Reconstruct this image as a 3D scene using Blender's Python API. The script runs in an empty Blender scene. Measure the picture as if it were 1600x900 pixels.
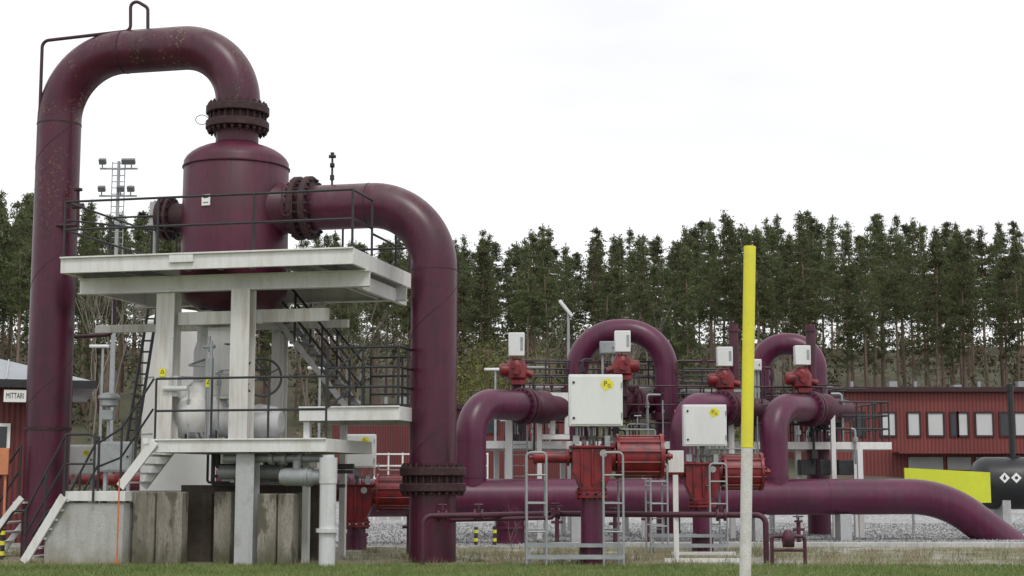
import bpy, math, random
import numpy as np
from mathutils import Vector, Matrix
random.seed(7); rng=np.random.default_rng(7)
V=Vector
F=2400.0; CH=1.55; TH=math.atan(300/2400)
ct,st=math.cos(TH),math.sin(TH)
# ---------- survey helpers: photo measurement + real distance -> metres
def rayd(px,py):
    x=(px-800)/F; v=(450-py)/F
    return V((x, ct-v*st, st+v*ct))
def P(px,py,D):
    d=rayd(px,py); t=D/d.y
    return V((d.x*t, D, CH+d.z*t))
def Zp(py,D): return P(800,py,D).z
def Xp(px,D,py=700): return P(px,py,D).x
# rotated frame of the separator structure
O=V((-2.92,28.0,0)); U=V((.975,-.222,0)).normalized(); W=V((.222,.975,0)).normalized(); ZZ=V((0,0,1))
def L(a,b,z): return O+U*a+W*b+ZZ*z
def La(px,py,b):
    d=rayd(px,py); c=V((0,0,CH))
    t=(b-(c-O).dot(W))/d.dot(W)
    p=c+d*t
    return (p-O).dot(U), p.z
def Lx(px,b,py=650): return La(px,py,b)[0]

# ---------- mesh builder
class G:
    def __init__(s): s.v=[]; s.f=[]; s.ch=[]
    def add(s,vs,fs):
        o=len(s.v); s.ch.append((list(vs),list(fs))); s.v+= [tuple(x) for x in vs]; s.f+=[tuple(i+o for i in f) for f in fs]; return s
    def box(s,c,size,ax=(V((1,0,0)),V((0,1,0)),V((0,0,1)))):
        c=V(c); h=[size[i]/2 for i in range(3)]
        vs=[c+ax[0]*(h[0]*i)+ax[1]*(h[1]*j)+ax[2]*(h[2]*k) for i in(-1,1) for j in(-1,1) for k in(-1,1)]
        return s.add(vs,[(0,1,3,2),(4,6,7,5),(0,4,5,1),(2,3,7,6),(0,2,6,4),(1,5,7,3)])
    def bx(s,x0,x1,y0,y1,z0,z1): return s.box(((x0+x1)/2,(y0+y1)/2,(z0+z1)/2),(abs(x1-x0),abs(y1-y0),abs(z1-z0)))
    def lb(s,a0,a1,b0,b1,z0,z1):
        return s.box(L((a0+a1)/2,(b0+b1)/2,(z0+z1)/2),(abs(a1-a0),abs(b1-b0),abs(z1-z0)),(U,W,ZZ))
    def beam(s,p,q,w,h):
        p=V(p);q=V(q);d=(q-p); l=d.length; d.normalize()
        up=V((0,0,1)) if abs(d.z)<.95 else V((0,1,0))
        sd=d.cross(up).normalized(); up=sd.cross(d).normalized()
        return s.box((p+q)/2,(l,w,h),(d,sd,up))
    def tube(s,path,r,n=12,caps=True):
        path=[V(p) for p in path]; m=len(path)
        rs=r if isinstance(r,(list,tuple)) else [r]*m
        T=[]
        for i in range(m):
            a=path[max(i-1,0)]; b=path[min(i+1,m-1)]
            if (b-a).length<1e-6: T.append(T[-1] if T else V((0,0,1)))
            else: T.append((b-a).normalized())
        nrm=T[0].cross(V((0,0,1)))
        if nrm.length<.01: nrm=T[0].cross(V((0,1,0)))
        nrm.normalize(); vs=[]; fs=[]
        for i in range(m):
            if i>0:
                q=T[i-1].rotation_difference(T[i]); nrm=q@nrm
            bi=T[i].cross(nrm)
            for k in range(n):
                a=2*math.pi*k/n
                vs.append(path[i]+(nrm*math.cos(a)+bi*math.sin(a))*rs[i])
        for i in range(m-1):
            for k in range(n):
                k2=(k+1)%n
                fs.append((i*n+k,i*n+k2,(i+1)*n+k2,(i+1)*n+k))
        if caps:
            fs.append(tuple(range(n-1,-1,-1))); fs.append(tuple((m-1)*n+k for k in range(n)))
        return s.add(vs,fs)
    def cyl(s,p,q,r,n=20,r2=None): return s.tube([p,q],[r,r if r2 is None else r2],n)
    def rev(s,prof,c,axis=V((0,0,1)),n=40):
        c=V(c); axis=V(axis).normalized(); x=axis.cross(V((0,1,0)))
        if x.length<.1: x=axis.cross(V((1,0,0)))
        x.normalize(); y=axis.cross(x); vs=[];fs=[]
        for r,z in prof:
            for k in range(n):
                a=2*math.pi*k/n; vs.append(c+axis*z+(x*math.cos(a)+y*math.sin(a))*max(r,.001))
        for i in range(len(prof)-1):
            for k in range(n):
                k2=(k+1)%n; fs.append((i*n+k,i*n+k2,(i+1)*n+k2,(i+1)*n+k))
        fs.append(tuple(range(n-1,-1,-1))); fs.append(tuple((len(prof)-1)*n+k for k in range(n)))
        return s.add(vs,fs)
    def flange(s,c,axis,r,th,nb=20):
        c=V(c); axis=V(axis).normalized()
        a=axis.cross(V((0,0,1)))
        if a.length<.1: a=V((1,0,0))
        a.normalize(); b=axis.cross(a)
        s.rev([(r*.80,-th*.5),(r*.80,th*.5)],c,axis,36)
        for sg in(-1,1):
            c2=c+axis*(sg*th*.30)
            s.rev([(r*.97,-th*.16),(r,-th*.13),(r,th*.13),(r*.97,th*.16)],c2,axis,44)
        for k in range(nb):
            t=2*math.pi*k/nb; o=(a*math.cos(t)+b*math.sin(t))*r*.89
            s.cyl(c+o-axis*th*.62,c+o+axis*th*.62,r*.033,6)
            for sg in(-1,1):
                s.cyl(c+o+axis*sg*th*.46,c+o+axis*sg*th*.56,r*.062,6)
        return s
def fil(pts,R,n=10):
    pts=[V(p) for p in pts]; out=[pts[0]]
    for i in range(1,len(pts)-1):
        p=pts[i]; r=R[i-1] if isinstance(R,(list,tuple)) else R
        d1=pts[i-1]-p; d2=pts[i+1]-p
        if d1.length<1e-4 or d2.length<1e-4: continue
        d1.normalize(); d2.normalize(); ph=d1.angle(d2)
        if ph>3.1 or ph<.05: out.append(p); continue
        t=r/math.tan(ph/2); c=p+(d1+d2).normalized()*(r/math.sin(ph/2))
        s0=p+d1*t-c; s1=p+d2*t-c; tot=s0.angle(s1); ax=s0.cross(s1).normalized()
        for k in range(n+1):
            out.append(c+Matrix.Rotation(tot*k/n,3,ax)@s0)
    out.append(pts[-1]); return out

SC=bpy.context.scene.collection
def link(o): SC.objects.link(o); return o
def thing(name,label,cat,loc=(0,0,0),group=None):
    e=bpy.data.objects.new(name,None); e.empty_display_size=.2; e.location=loc; link(e)
    e["label"]=label; e["category"]=cat
    if group: e["group"]=group
    return e
def part(name,g,mat,par=None,smooth=35,bevel=0,label=None):
    me=bpy.data.meshes.new(name); me.from_pydata(g.v,[],g.f); me.update()
    me.materials.append(mat)
    if smooth:
        me.shade_smooth(); me.set_sharp_from_angle(angle=math.radians(smooth))
    o=bpy.data.objects.new(name,me); link(o)
    if par is not None:
        o.parent=par
        if par.type=='EMPTY': o.location=-par.location
    if bevel:
        m=o.modifiers.new("Bevel",'BEVEL'); m.width=bevel; m.segments=2; m.limit_method='ANGLE'
    if label: o["label"]=label
    return o
def psplit(name,g,mat,par=None,**k):
    for vs,fs in g.ch:
        g2=G(); g2.add(vs,fs); part(name,g2,mat,par,**k)
def solo(name,g,mat,label,cat,**k):
    grp=k.pop('group',None)
    o=part(name,g,mat,None,**k); o["label"]=label; o["category"]=cat
    if grp: o["group"]=grp
    return o

# ---------- materials
def nt(m): m.use_nodes=True; return m.node_tree.nodes,m.node_tree.links
def mat(name,col,rough=.55,metal=0,var=.18,scale=3,grime=None,gscale=1.2,gamt=.5,zs=1.0,bump=.1,bscale=25,fine=.12,lichen=False,rnd=0,zdirt=None,trans=0,gz=None):
    m=bpy.data.materials.new(name); N,K=nt(m); b=N["Principled BSDF"]
    tc=N.new("ShaderNodeTexCoord"); mp=N.new("ShaderNodeMapping"); mp.inputs["Scale"].default_value=(1,1,zs)
    K.new(tc.outputs["Object"],mp.inputs["Vector"])
    def noise(sc,det=5,vec=None):
        n=N.new("ShaderNodeTexNoise"); n.inputs["Scale"].default_value=sc; n.inputs["Detail"].default_value=det
        n.inputs["Roughness"].default_value=.62
        K.new(vec or mp.outputs["Vector"],n.inputs["Vector"]); return n
    def mix(fac,c1,c2):
        x=N.new("ShaderNodeMix"); x.data_type='RGBA'
        if isinstance(fac,float): x.inputs[0].default_value=fac
        else: K.new(fac,x.inputs[0])
        for i,c in((6,c1),(7,c2)):
            if isinstance(c,tuple): x.inputs[i].default_value=(*c,1)
            else: K.new(c,x.inputs[i])
        return x.outputs[2]
    def ramp(src,a,bb):
        r=N.new("ShaderNodeMapRange"); r.inputs["From Min"].default_value=a; r.inputs["From Max"].default_value=bb
        K.new(src,r.inputs["Value"]); return r.outputs["Result"]
    n1=noise(scale); d=tuple(c*(1-var) for c in col); l=tuple(min(1,c*(1+var)) for c in col)
    c=mix(ramp(n1.outputs["Fac"],.3,.7),d,l)
    if fine:
        nf=noise(scale*14,3); c=mix(ramp(nf.outputs["Fac"],.45,.75),c,tuple(x*(1-fine*2.5) for x in col))
    if grime:
        ng=noise(gscale,8)
        f=ramp(ng.outputs["Fac"],.50,.50+.3*(1.05-gamt)); mm=N.new("ShaderNodeMath"); mm.operation='MULTIPLY'; mm.inputs[1].default_value=gamt
        K.new(f,mm.inputs[0]); c=mix(mm.outputs[0],c,grime)
    if gz: # streaks running down
        m3=N.new("ShaderNodeMapping"); m3.inputs["Scale"].default_value=(9,9,.5); K.new(tc.outputs["Object"],m3.inputs["Vector"])
        ns=noise(1.0,5,m3.outputs["Vector"]); mm=N.new("ShaderNodeMath"); mm.operation='MULTIPLY'; mm.inputs[1].default_value=gz[1]
        K.new(ramp(ns.outputs["Fac"],.5,.72),mm.inputs[0]); c=mix(mm.outputs[0],c,gz[0])
    if lichen:
        geo=N.new("ShaderNodeNewGeometry"); sx=N.new("ShaderNodeSeparateXYZ"); K.new(geo.outputs["Normal"],sx.inputs[0])
        up=ramp(sx.outputs["Z"],.05,.85)
        dn=noise(2.6,7); dm=N.new("ShaderNodeMath"); dm.operation='MULTIPLY'; K.new(up,dm.inputs[0]); K.new(ramp(dn.outputs["Fac"],.40,.60),dm.inputs[1])
        c=mix(dm.outputs[0],c,(.10,.060,.062))
        ss=N.new("ShaderNodeSeparateXYZ"); K.new(tc.outputs["Object"],ss.inputs[0])
        n5=noise(1.5,3)
        for vs,ra in((11,.33),(23,.30)):
            vo=N.new("ShaderNodeTexVoronoi"); vo.inputs["Scale"].default_value=vs; K.new(tc.outputs["Object"],vo.inputs["Vector"])
            sp=N.new("ShaderNodeMapRange"); sp.inputs["From Min"].default_value=ra; sp.inputs["From Max"].default_value=ra*.6
            K.new(vo.outputs["Distance"],sp.inputs["Value"])
            m1=N.new("ShaderNodeMath"); m1.operation='MULTIPLY'; K.new(sp.outputs["Result"],m1.inputs[0]); K.new(ramp(n5.outputs["Fac"],.46,.60),m1.inputs[1])
            m2=N.new("ShaderNodeMath"); m2.operation='MULTIPLY'; K.new(m1.outputs[0],m2.inputs[0]); K.new(ramp(ss.outputs["Z"],6.0,9.8),m2.inputs[1])
            m4=N.new("ShaderNodeMath"); m4.operation='MULTIPLY'; K.new(m2.outputs[0],m4.inputs[0]); m4.inputs[1].default_value=.75
            c=mix(m4.outputs[0],c,(.20,.155,.06))
    if zdirt:
        ss=N.new("ShaderNodeSeparateXYZ"); K.new(tc.outputs["Object"],ss.inputs[0])
        ad=N.new("ShaderNodeMath"); ad.operation='ADD'; K.new(ss.outputs["Z"],ad.inputs[0]); K.new(n1.outputs["Fac"],ad.inputs[1])
        f=ramp(ad.outputs[0],zdirt[0],zdirt[1]); c=mix(f,zdirt[2],c)
    if rnd:
        oi=N.new("ShaderNodeObjectInfo"); hs=N.new("ShaderNodeHueSaturation")
        r=N.new("ShaderNodeMapRange"); r.inputs["To Min"].default_value=1-rnd; r.inputs["To Max"].default_value=1+rnd
        K.new(oi.outputs["Random"],r.inputs["Value"]); K.new(r.outputs["Result"],hs.inputs["Value"])
        r2=N.new("ShaderNodeMapRange"); r2.inputs["To Min"].default_value=.475; r2.inputs["To Max"].default_value=.515
        K.new(oi.outputs["Random"],r2.inputs["Value"]); K.new(r2.outputs["Result"],hs.inputs["Hue"])
        K.new(c,hs.inputs["Color"]); c=hs.outputs["Color"]
    K.new(c,b.inputs["Base Color"])
    b.inputs["Roughness"].default_value=rough; b.inputs["Metallic"].default_value=metal
    if trans:
        tr=N.new("ShaderNodeBsdfTranslucent"); K.new(c,tr.inputs["Color"]); ms=N.new("ShaderNodeMixShader"); ms.inputs[0].default_value=trans
        K.new(b.outputs[0],ms.inputs[1]); K.new(tr.outputs[0],ms.inputs[2]); K.new(ms.outputs[0],N["Material Output"].inputs[0])
    if rough<.7:
        rr=N.new("ShaderNodeMapRange"); rr.inputs["To Min"].default_value=rough-.12; rr.inputs["To Max"].default_value=rough+.18
        K.new(n1.outputs["Fac"],rr.inputs["Value"]); K.new(rr.outputs["Result"],b.inputs["Roughness"])
    if bump:
        nb=noise(bscale,4); bp=N.new("ShaderNodeBump"); bp.inputs["Strength"].default_value=bump; bp.inputs["Distance"].default_value=.02
        K.new(nb.outputs["Fac"],bp.inputs["Height"]); K.new(bp.outputs["Normal"],b.inputs["Normal"])
    return m
M_pipe=mat("maroon_pipe_paint",(.068,.0042,.024),.34,var=.25,scale=1.4,grime=(.028,.004,.012),gscale=2.2,gamt=.65,zs=.5,bump=.05,lichen=True,gz=((.085,.018,.042),.35))
M_head=mat("plum_pipe_paint",(.088,.006,.037),.36,var=.22,scale=1.4,grime=(.050,.016,.032),gscale=1.6,gamt=.6,bump=.05,gz=((.12,.040,.07),.35))
M_ves=mat("vessel_paint",(.078,.0052,.025),.42,var=.22,scale=1.2,grime=(.030,.006,.012),gscale=1.6,gamt=.6,zs=.25,bump=.06,gz=((.030,.009,.014),.6))
M_flange=mat("grimy_flange",(.034,.009,.014),.65,var=.3,scale=6,grime=(.055,.026,.018),gscale=9,gamt=.7,bump=.3)
M_vbody=mat("valve_body_paint",(.070,.010,.028),.5,var=.3,scale=4,grime=(.03,.012,.018),gscale=5,gamt=.7,bump=.2)
M_white=mat("white_steel",(.69,.69,.685),.55,var=.06,scale=2,grime=(.42,.38,.32),gscale=2.2,gamt=.45,zs=.35,bump=.05,fine=.03,gz=((.45,.40,.32),.3))
M_pale=mat("pale_valve_paint",(.58,.59,.60),.5,var=.08,scale=3,grime=(.36,.34,.31),gscale=3,gamt=.5,fine=.04,gz=((.36,.34,.31),.4))
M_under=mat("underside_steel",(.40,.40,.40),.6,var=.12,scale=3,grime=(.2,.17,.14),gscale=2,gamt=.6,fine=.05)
M_rust=mat("column_paint",(.62,.62,.60),.6,var=.08,scale=2,grime=(.36,.27,.19),gscale=5,gamt=.5,zs=.12,bump=.08,fine=.03,gz=((.34,.19,.09),.5))
M_rail=mat("dark_railing",(.022,.023,.026),.5,var=.3,scale=8,fine=0)
M_mrail=mat("maroon_railing",(.045,.014,.022),.5,var=.3,scale=8,fine=0)
M_red=mat("red_actuator_paint",(.21,.011,.017),.42,var=.3,scale=3,grime=(.07,.014,.018),gscale=5,gamt=.75,bump=.08)
M_cab=mat("cabinet_enamel",(.68,.69,.685),.4,var=.04,scale=2,grime=(.5,.49,.46),gscale=1.5,gamt=.4,zs=.3,bump=.02,fine=.02)
M_galv=mat("galvanised_steel",(.33,.35,.36),.5,metal=.35,var=.2,scale=8,grime=(.22,.23,.23),gscale=4,gamt=.5,fine=.08)
M_grey=mat("grey_pipe_paint",(.42,.43,.44),.5,var=.12,scale=3,grime=(.26,.25,.23),gscale=3,gamt=.6,fine=.05,gz=((.27,.26,.24),.5))
M_conc=mat("plinth_concrete",(.24,.22,.185),.9,var=.28,scale=2.5,grime=(.085,.075,.055),gscale=2.4,gamt=.9,zs=.35,bump=.6,bscale=18,fine=.15,zdirt=(.55,1.0,(.09,.09,.055)),gz=((.085,.07,.05),.75))
M_lconc=mat("pale_concrete",(.42,.42,.41),.85,var=.12,scale=2,grime=(.27,.26,.23),gscale=1.4,gamt=.6,bump=.3,fine=.08,zdirt=(.45,.9,(.25,.24,.19)),gz=((.26,.25,.22),.5))
M_dark=mat("dark_brown",(.075,.06,.047),.9,var=.35,scale=4,gz=((.13,.11,.09),.6))  # dark brown base with paler vertical streaks
M_yel=mat("yellow_paint",(.72,.67,.04),.5,var=.06,scale=4,fine=.03,grime=(.55,.5,.10),gscale=5,gamt=.4)
M_panel=mat("yellow_green_panel",(.55,.60,.03),.6,var=.08,scale=2,fine=.04)
M_pwht=mat("post_white",(.60,.59,.57),.6,var=.08,scale=4,grime=(.4,.38,.33),gscale=6,gamt=.5)
M_black=mat("black_tank_paint",(.012,.013,.015),.35,var=.3,scale=2,fine=0,bump=.03)
M_glass=mat("window_glass",(.02,.025,.03),.1,var=.2,bump=0,fine=0)
M_blind=mat("window_blind",(.50,.52,.52),.7,var=.06,scale=.8,bump=0,fine=0)
M_door=mat("loading_door_paint",(.36,.37,.37),.7,var=.12,scale=1,bump=0,fine=0)
M_roof=mat("sheet_roof",(.33,.35,.38),.45,metal=.2,var=.1,scale=2,grime=(.22,.23,.25),gamt=.5)
M_orange=mat("orange_plastic",(.65,.16,.04),.6,var=.08)
M_orp=mat("orange_panel",(.55,.2,.1),.6,var=.1)
M_blk=mat("black_lettering",(.02,.02,.02),.6,var=0,fine=0,bump=0)
M_logo=mat("logo_lettering_ink",(.12,.10,.03),.6,var=0,fine=0,bump=0)
M_sgn=mat("sign_white",(.78,.78,.76),.5,var=.03,fine=0,bump=0)
M_ladder=mat("ladder_steel",(.07,.07,.075),.55,metal=.3)
M_lampg=mat("lamp_grey",(.14,.145,.15),.5)
M_bark=mat("pine_bark",(.175,.125,.095),.95,var=.3,scale=1.5,grime=(.10,.085,.07),gscale=1,gamt=.6,bump=.3,bscale=8,rnd=.35)
M_birch=mat("birch_bark",(.24,.21,.185),.9,var=.2,scale=3,rnd=.15)
M_leafA=mat("pine_needles",(.112,.132,.058),.9,var=.35,scale=.8,grime=(.06,.075,.035),gscale=.6,gamt=.7,bump=0,fine=.08,rnd=.26,trans=.38)  # needle colour lightened to stand in for haze over the forest
M_leafF=mat("far_needles",(.12,.135,.08),.9,var=.3,scale=.4,grime=(.08,.09,.055),gscale=.3,gamt=.7,bump=0,fine=.08,trans=.38)  # paler, greyer needles: distance haze painted into the colour
M_leafB=mat("spring_leaves",(.17,.19,.06),.9,var=.35,scale=.8,bump=0,fine=0,rnd=.2,trans=.3)
M_scrub=mat("scrub",(.13,.11,.07),.95,var=.4,scale=.3,grime=(.09,.105,.045),gscale=.2,gamt=.8,bump=0,fine=0)
M_grass=mat("lawn_blades",(.13,.185,.045),.9,var=.35,scale=.9,grime=(.23,.21,.09),gscale=.6,gamt=.55,bump=0,fine=.1)
M_straw=mat("dry_weeds",(.27,.225,.14),.95,var=.35,scale=1.2,grime=(.11,.14,.05),gscale=.7,gamt=.8,bump=0,fine=.1)
M_stone=mat("gravel_stones",(.33,.33,.34),.9,var=.4,scale=9,bump=0,fine=.2)
M_kerb=mat("kerb_concrete",(.46,.455,.44),.85,var=.12,scale=2,bump=.2)

def corr(name,col,scale=5.0):
    m=bpy.data.materials.new(name); N,K=nt(m); b=N["Principled BSDF"]; b.inputs["Roughness"].default_value=.6
    tc=N.new("ShaderNodeTexCoord"); w=N.new("ShaderNodeTexWave"); w.inputs["Scale"].default_value=scale; w.bands_direction='X'
    K.new(tc.outputs["Object"],w.inputs["Vector"])
    n=N.new("ShaderNodeTexNoise"); n.inputs["Scale"].default_value=.6; n.inputs["Detail"].default_value=5; K.new(tc.outputs["Object"],n.inputs["Vector"])
    x=N.new("ShaderNodeMix"); x.data_type='RGBA'; K.new(w.outputs["Fac"],x.inputs[0])
    x.inputs[6].default_value=(*[c*.6 for c in col],1); x.inputs[7].default_value=(*[c*1.15 for c in col],1)
    y=N.new("ShaderNodeMix"); y.data_type='RGBA'; y.blend_type='MULTIPLY'; y.inputs[0].default_value=.6
    K.new(x.outputs[2],y.inputs[6]); r=N.new("ShaderNodeMapRange"); r.inputs["From Min"].default_value=.3; r.inputs["From Max"].default_value=.7;r.inputs["To Min"].default_value=.7;r.inputs["To Max"].default_value=1.1
    K.new(n.outputs["Fac"],r.inputs["Value"]); K.new(r.outputs["Result"],y.inputs[7]); K.new(y.outputs[2],b.inputs["Base Color"])
    bp=N.new("ShaderNodeBump"); bp.inputs["Strength"].default_value=.5; bp.inputs["Distance"].default_value=.04; K.new(w.outputs["Fac"],bp.inputs["Height"]); K.new(bp.outputs["Normal"],b.inputs["Normal"])
    return m
M_wall=corr("red_cladding",(.185,.036,.032),1.5)
M_wall2=corr("red_panel_wall",(.14,.025,.025),2.5)

# ---------- ground
HP=[(-200,0),(60,0),(85,1.6),(100,3.6),(115,6),(150,12),(200,19),(260,22),(900,24)]
def hill(y): return float(np.interp(y,[a for a,b in HP],[b for a,b in HP]))
def ground():
    xs=np.concatenate([np.linspace(-600,-60,10),np.linspace(-54,54,55),np.linspace(60,600,10)])
    ys=np.concatenate([np.linspace(-150,15,8),np.arange(18,60,1.5),np.arange(60,270,5),np.linspace(280,900,10)])
    g=G(); vs=[]; fs=[]
    for y in ys:
        for x in xs:
            z=hill(y)
            if y>62: z+=.35*math.sin(x*.21+y*.13)*min(1,(y-62)/40)+.5*math.sin(x*.07+1)*min(1,(y-62)/60)
            vs.append((x,y,z))
    nx=len(xs)
    for j in range(len(ys)-1):
        for i in range(nx-1): fs.append((j*nx+i,j*nx+i+1,(j+1)*nx+i+1,(j+1)*nx+i))
    g.add(vs,fs)
    m=bpy.data.materials.new("ground_mix"); N,K=nt(m); b=N["Principled BSDF"]; b.inputs["Roughness"].default_value=.95
    tc=N.new("ShaderNodeTexCoord"); sx=N.new("ShaderNodeSeparateXYZ"); K.new(tc.outputs["Object"],sx.inputs[0])
    def noise(s,d=6):
        n=N.new("ShaderNodeTexNoise"); n.inputs["Scale"].default_value=s; n.inputs["Detail"].default_value=d; K.new(tc.outputs["Object"],n.inputs["Vector"]); return n.outputs["Fac"]
    def mr(src,a,bb,t0=0,t1=1):
        r=N.new("ShaderNodeMapRange"); 
        for k,v in(("From Min",a),("From Max",bb),("To Min",t0),("To Max",t1)): r.inputs[k].default_value=v
        K.new(src,r.inputs["Value"]); return r.outputs["Result"]
    def mix(f,a,bb):
        x=N.new("ShaderNodeMix"); x.data_type='RGBA'; K.new(f,x.inputs[0])
        for i,c in((6,a),(7,bb)):
            if isinstance(c,tuple): x.inputs[i].default_value=(*c,1)
            else: K.new(c,x.inputs[i])
        return x.outputs[2]
    nb=noise(.5); nm=noise(2.5); nfz=noise(14)
    yy=N.new("ShaderNodeMath"); yy.operation='ADD'; K.new(sx.outputs["Y"],yy.inputs[0]); K.new(mr(nm,.3,.7,-.6,.6),yy.inputs[1]); Y=yy.outputs[0]
    lawn=mix(mr(nm,.35,.65),(.08,.115,.03),(.15,.15,.06))
    weeds=mix(mr(nm,.35,.65),(.17,.15,.095),(.28,.25,.18)); weeds=mix(mr(nfz,.42,.62),weeds,(.10,.125,.05)); weeds=mix(mr(nb,.5,.62),weeds,(.30,.29,.27))
    vo=N.new("ShaderNodeTexVoronoi"); vo.inputs["Scale"].default_value=13; K.new(tc.outputs["Object"],vo.inputs["Vector"])
    bw=N.new("ShaderNodeRGBToBW"); K.new(vo.outputs["Color"],bw.inputs[0])
    grav=mix(mr(bw.outputs[0],.2,.8),(.17,.17,.175),(.46,.46,.47)); grav=mix(mr(nb,.52,.7),grav,(.25,.24,.22))
    far=mix(mr(nb,.35,.65),(.095,.08,.055),(.07,.08,.04))
    c=mix(mr(Y,28.2,28.9),lawn,weeds); c=mix(mr(Y,36.2,36.5),c,grav); c=mix(mr(Y,66,72),c,far)
    K.new(c,b.inputs["Base Color"])
    bp=N.new("ShaderNodeBump"); bp.inputs["Strength"].default_value=.6; bp.inputs["Distance"].default_value=.05
    K.new(bw.outputs[0],bp.inputs["Height"]); K.new(bp.outputs["Normal"],b.inputs["Normal"])
    o=part("ground",g,m,None); o["kind"]="structure"
ground()
def tris(name,n,xr,yr,h,w,m,clump=0,lean=.5):
    x=rng.uniform(*xr,n); y=rng.uniform(*yr,n)
    if clump:
        cx=rng.uniform(*xr,clump); cy=rng.uniform(*yr,clump); k=rng.integers(0,clump,n)
        x=cx[k]+rng.normal(0,.13,n); y=cy[k]+rng.normal(0,.13,n)
    z=np.zeros(n)
    hh=rng.uniform(h[0],h[1],n); a=rng.uniform(0,6.28,n); lx=rng.normal(0,lean,n)*hh; ly=rng.normal(0,lean,n)*hh
    v=np.zeros((n,3,3)); dx=np.cos(a)*w/2; dy=np.sin(a)*w/2
    v[:,0]=np.stack([x-dx,y-dy,z-.01],1); v[:,1]=np.stack([x+dx,y+dy,z-.01],1); v[:,2]=np.stack([x+lx,y+ly,z+hh],1)
    return rawmesh(name,v.reshape(-1,3),m)
def rawmesh(name,v,m,k=3):
    n=len(v)//k; me=bpy.data.meshes.new(name)
    me.vertices.add(len(v)); me.vertices.foreach_set("co",np.ascontiguousarray(v,dtype=np.float32).ravel())
    me.loops.add(n*k); me.loops.foreach_set("vertex_index",np.arange(n*k,dtype=np.int32))
    me.polygons.add(n); me.polygons.foreach_set("loop_start",np.arange(0,n*k,k,dtype=np.int32))
    me.update(calc_edges=True); me.materials.append(m)
    o=bpy.data.objects.new(name,me); link(o); return o
def stuff(o,label,cat):
    o["kind"]="stuff"; o["label"]=label; o["category"]=cat; return o
stuff(tris("lawn_grass",60000,(-13,13),(23.8,28.6),(.03,.09),.012,M_grass),"short green and straw coloured lawn grass","grass")
stuff(tris("dry_weeds",15000,(-13,16),(28.4,34.5),(.04,.16),.012,M_straw,clump=750,lean=.5),"clumps of dry straw coloured weeds","weeds")
stuff(tris("tall_weeds",1600,(-2,12),(28.2,32),(.2,.5),.008,M_straw,clump=45,lean=.3),"tall dry stalks of last year's weeds","weeds")
stuff(tris("gravel",30000,(-8,24),(36.6,56),(.015,.05),.07,M_stone,lean=.8),"loose grey crushed stone gravel","gravel")
g=G(); 
g.bx(Xp(860,36.4,850),30,36.3,36.5,-.05,.10); o=part("kerb",g,M_kerb,None,bevel=.01); o["kind"]="structure"

# ---------- railings, stairs
def railing(g,pts,h=1.1,r=.022,step=1.3,rails=(1,.5)):
    pts=[V(p) for p in pts]
    for i in range(len(pts)-1):
        a,b=pts[i],pts[i+1]; l=(b-a).length; n=max(1,round(l/step))
        for k in range(n+1):
            if i and k==0: continue
            p=a.lerp(b,k/n); g.cyl(p,p+ZZ*h,r,8)
        for f in rails: g.cyl(a+ZZ*h*f,b+ZZ*h*f,r,8)
def stairs(gs,gt,pb,pt,wv,n,sw=.05,sh=.22):
    pb=V(pb);pt=V(pt);wv=V(wv)
    gs.beam(pb,pt,sw,sh); gs.beam(pb+wv,pt+wv,sw,sh)
    d=(pt-pb); hd=V((d.x,d.y,0)).normalized()
    for k in range(n):
        c=pb+d*((k+.5)/n)+wv/2
        gt.box(c,(.25,wv.length-.06,.035),(hd,wv.normalized(),ZZ))

# ---------- separator vessel
vc=L(-3.2,2.0,0)
t=thing("separator_vessel","maroon upright gas separator vessel above a white platform","pressure vessel",vc)
g=G(); pr=[]
for k in range(9): a=math.pi/2*k/8; pr.append((1.07*math.sin(a),5.35-.52*math.cos(a)))
for k in range(1,10): a=math.pi/2*k/9; pr.append((max(.43,1.07*math.cos(a)),7.85+.5*math.sin(a)))
pr=pr[:-1]+[(.43,8.3),(.43,8.6)]
g.rev(pr,vc,n=64); ves=part("shell",g,M_ves,t)
g=G()
for z in(7.82,): g.rev([(1.07,-.02),(1.082,-.012),(1.082,.012),(1.07,.02)],vc+ZZ*z,n=64)
part("weld_seam",g,M_ves,t)
g=G(); g.tube([vc+ZZ*6.95+U*.85,vc+ZZ*6.95+U*1.0,vc+ZZ*6.95+U*1.12,vc+ZZ*6.95+U*1.3],[.60,.54,.49,.46],32); part("outlet_nozzle",g,M_ves,t)
g=G(); g.flange(vc+ZZ*6.95+U*1.49,U,.64,.40,22); part("outlet_flange",g,M_flange,t)
g=G(); g.flange(vc+ZZ*8.86,ZZ,.64,.52,24); part("neck_flange",g,M_flange,t)
g=G(); g.tube([vc+ZZ*6.85-U*.95,vc+ZZ*6.85-U*1.35],.30,24); g.flange(vc+ZZ*6.85-U*1.45,U,.44,.22,14); g.rev([(.42,-.03),(.42,.04)],vc+ZZ*6.85-U*1.58,U,30); part("manhole_cover",g,M_flange,t)
g=G(); q=vc+ZZ*6.95-U*1.75; g.box(q,(.2,.18,.5),(U,W,ZZ)); g.cyl(q-ZZ*.25,q-ZZ*1.15,.04,8); part("junction_box",g,M_grey,t,bevel=.01)
def onves(px,z):
    best=None
    for k in range(720):
        a=k*math.pi/360; p=vc+V((math.cos(a),math.sin(a),0))*1.075; 
        if p.y>vc.y: continue
        t_=p.y*ct+(z-CH)*st; x=800+F*p.x/t_
        if best is None or abs(x-px)<best[0]: best=(abs(x-px),p,a)
    return best[1]+ZZ*z,V((math.cos(best[2]),math.sin(best[2]),0))
p,nn=onves(322,Zp(313,29.7)); tx=V((-nn.y,nn.x,0))
g=G(); g.box(p,(.19,.02,.22),(tx,nn,ZZ)); part("nameplate",g,M_sgn,t,bevel=.004)
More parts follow.
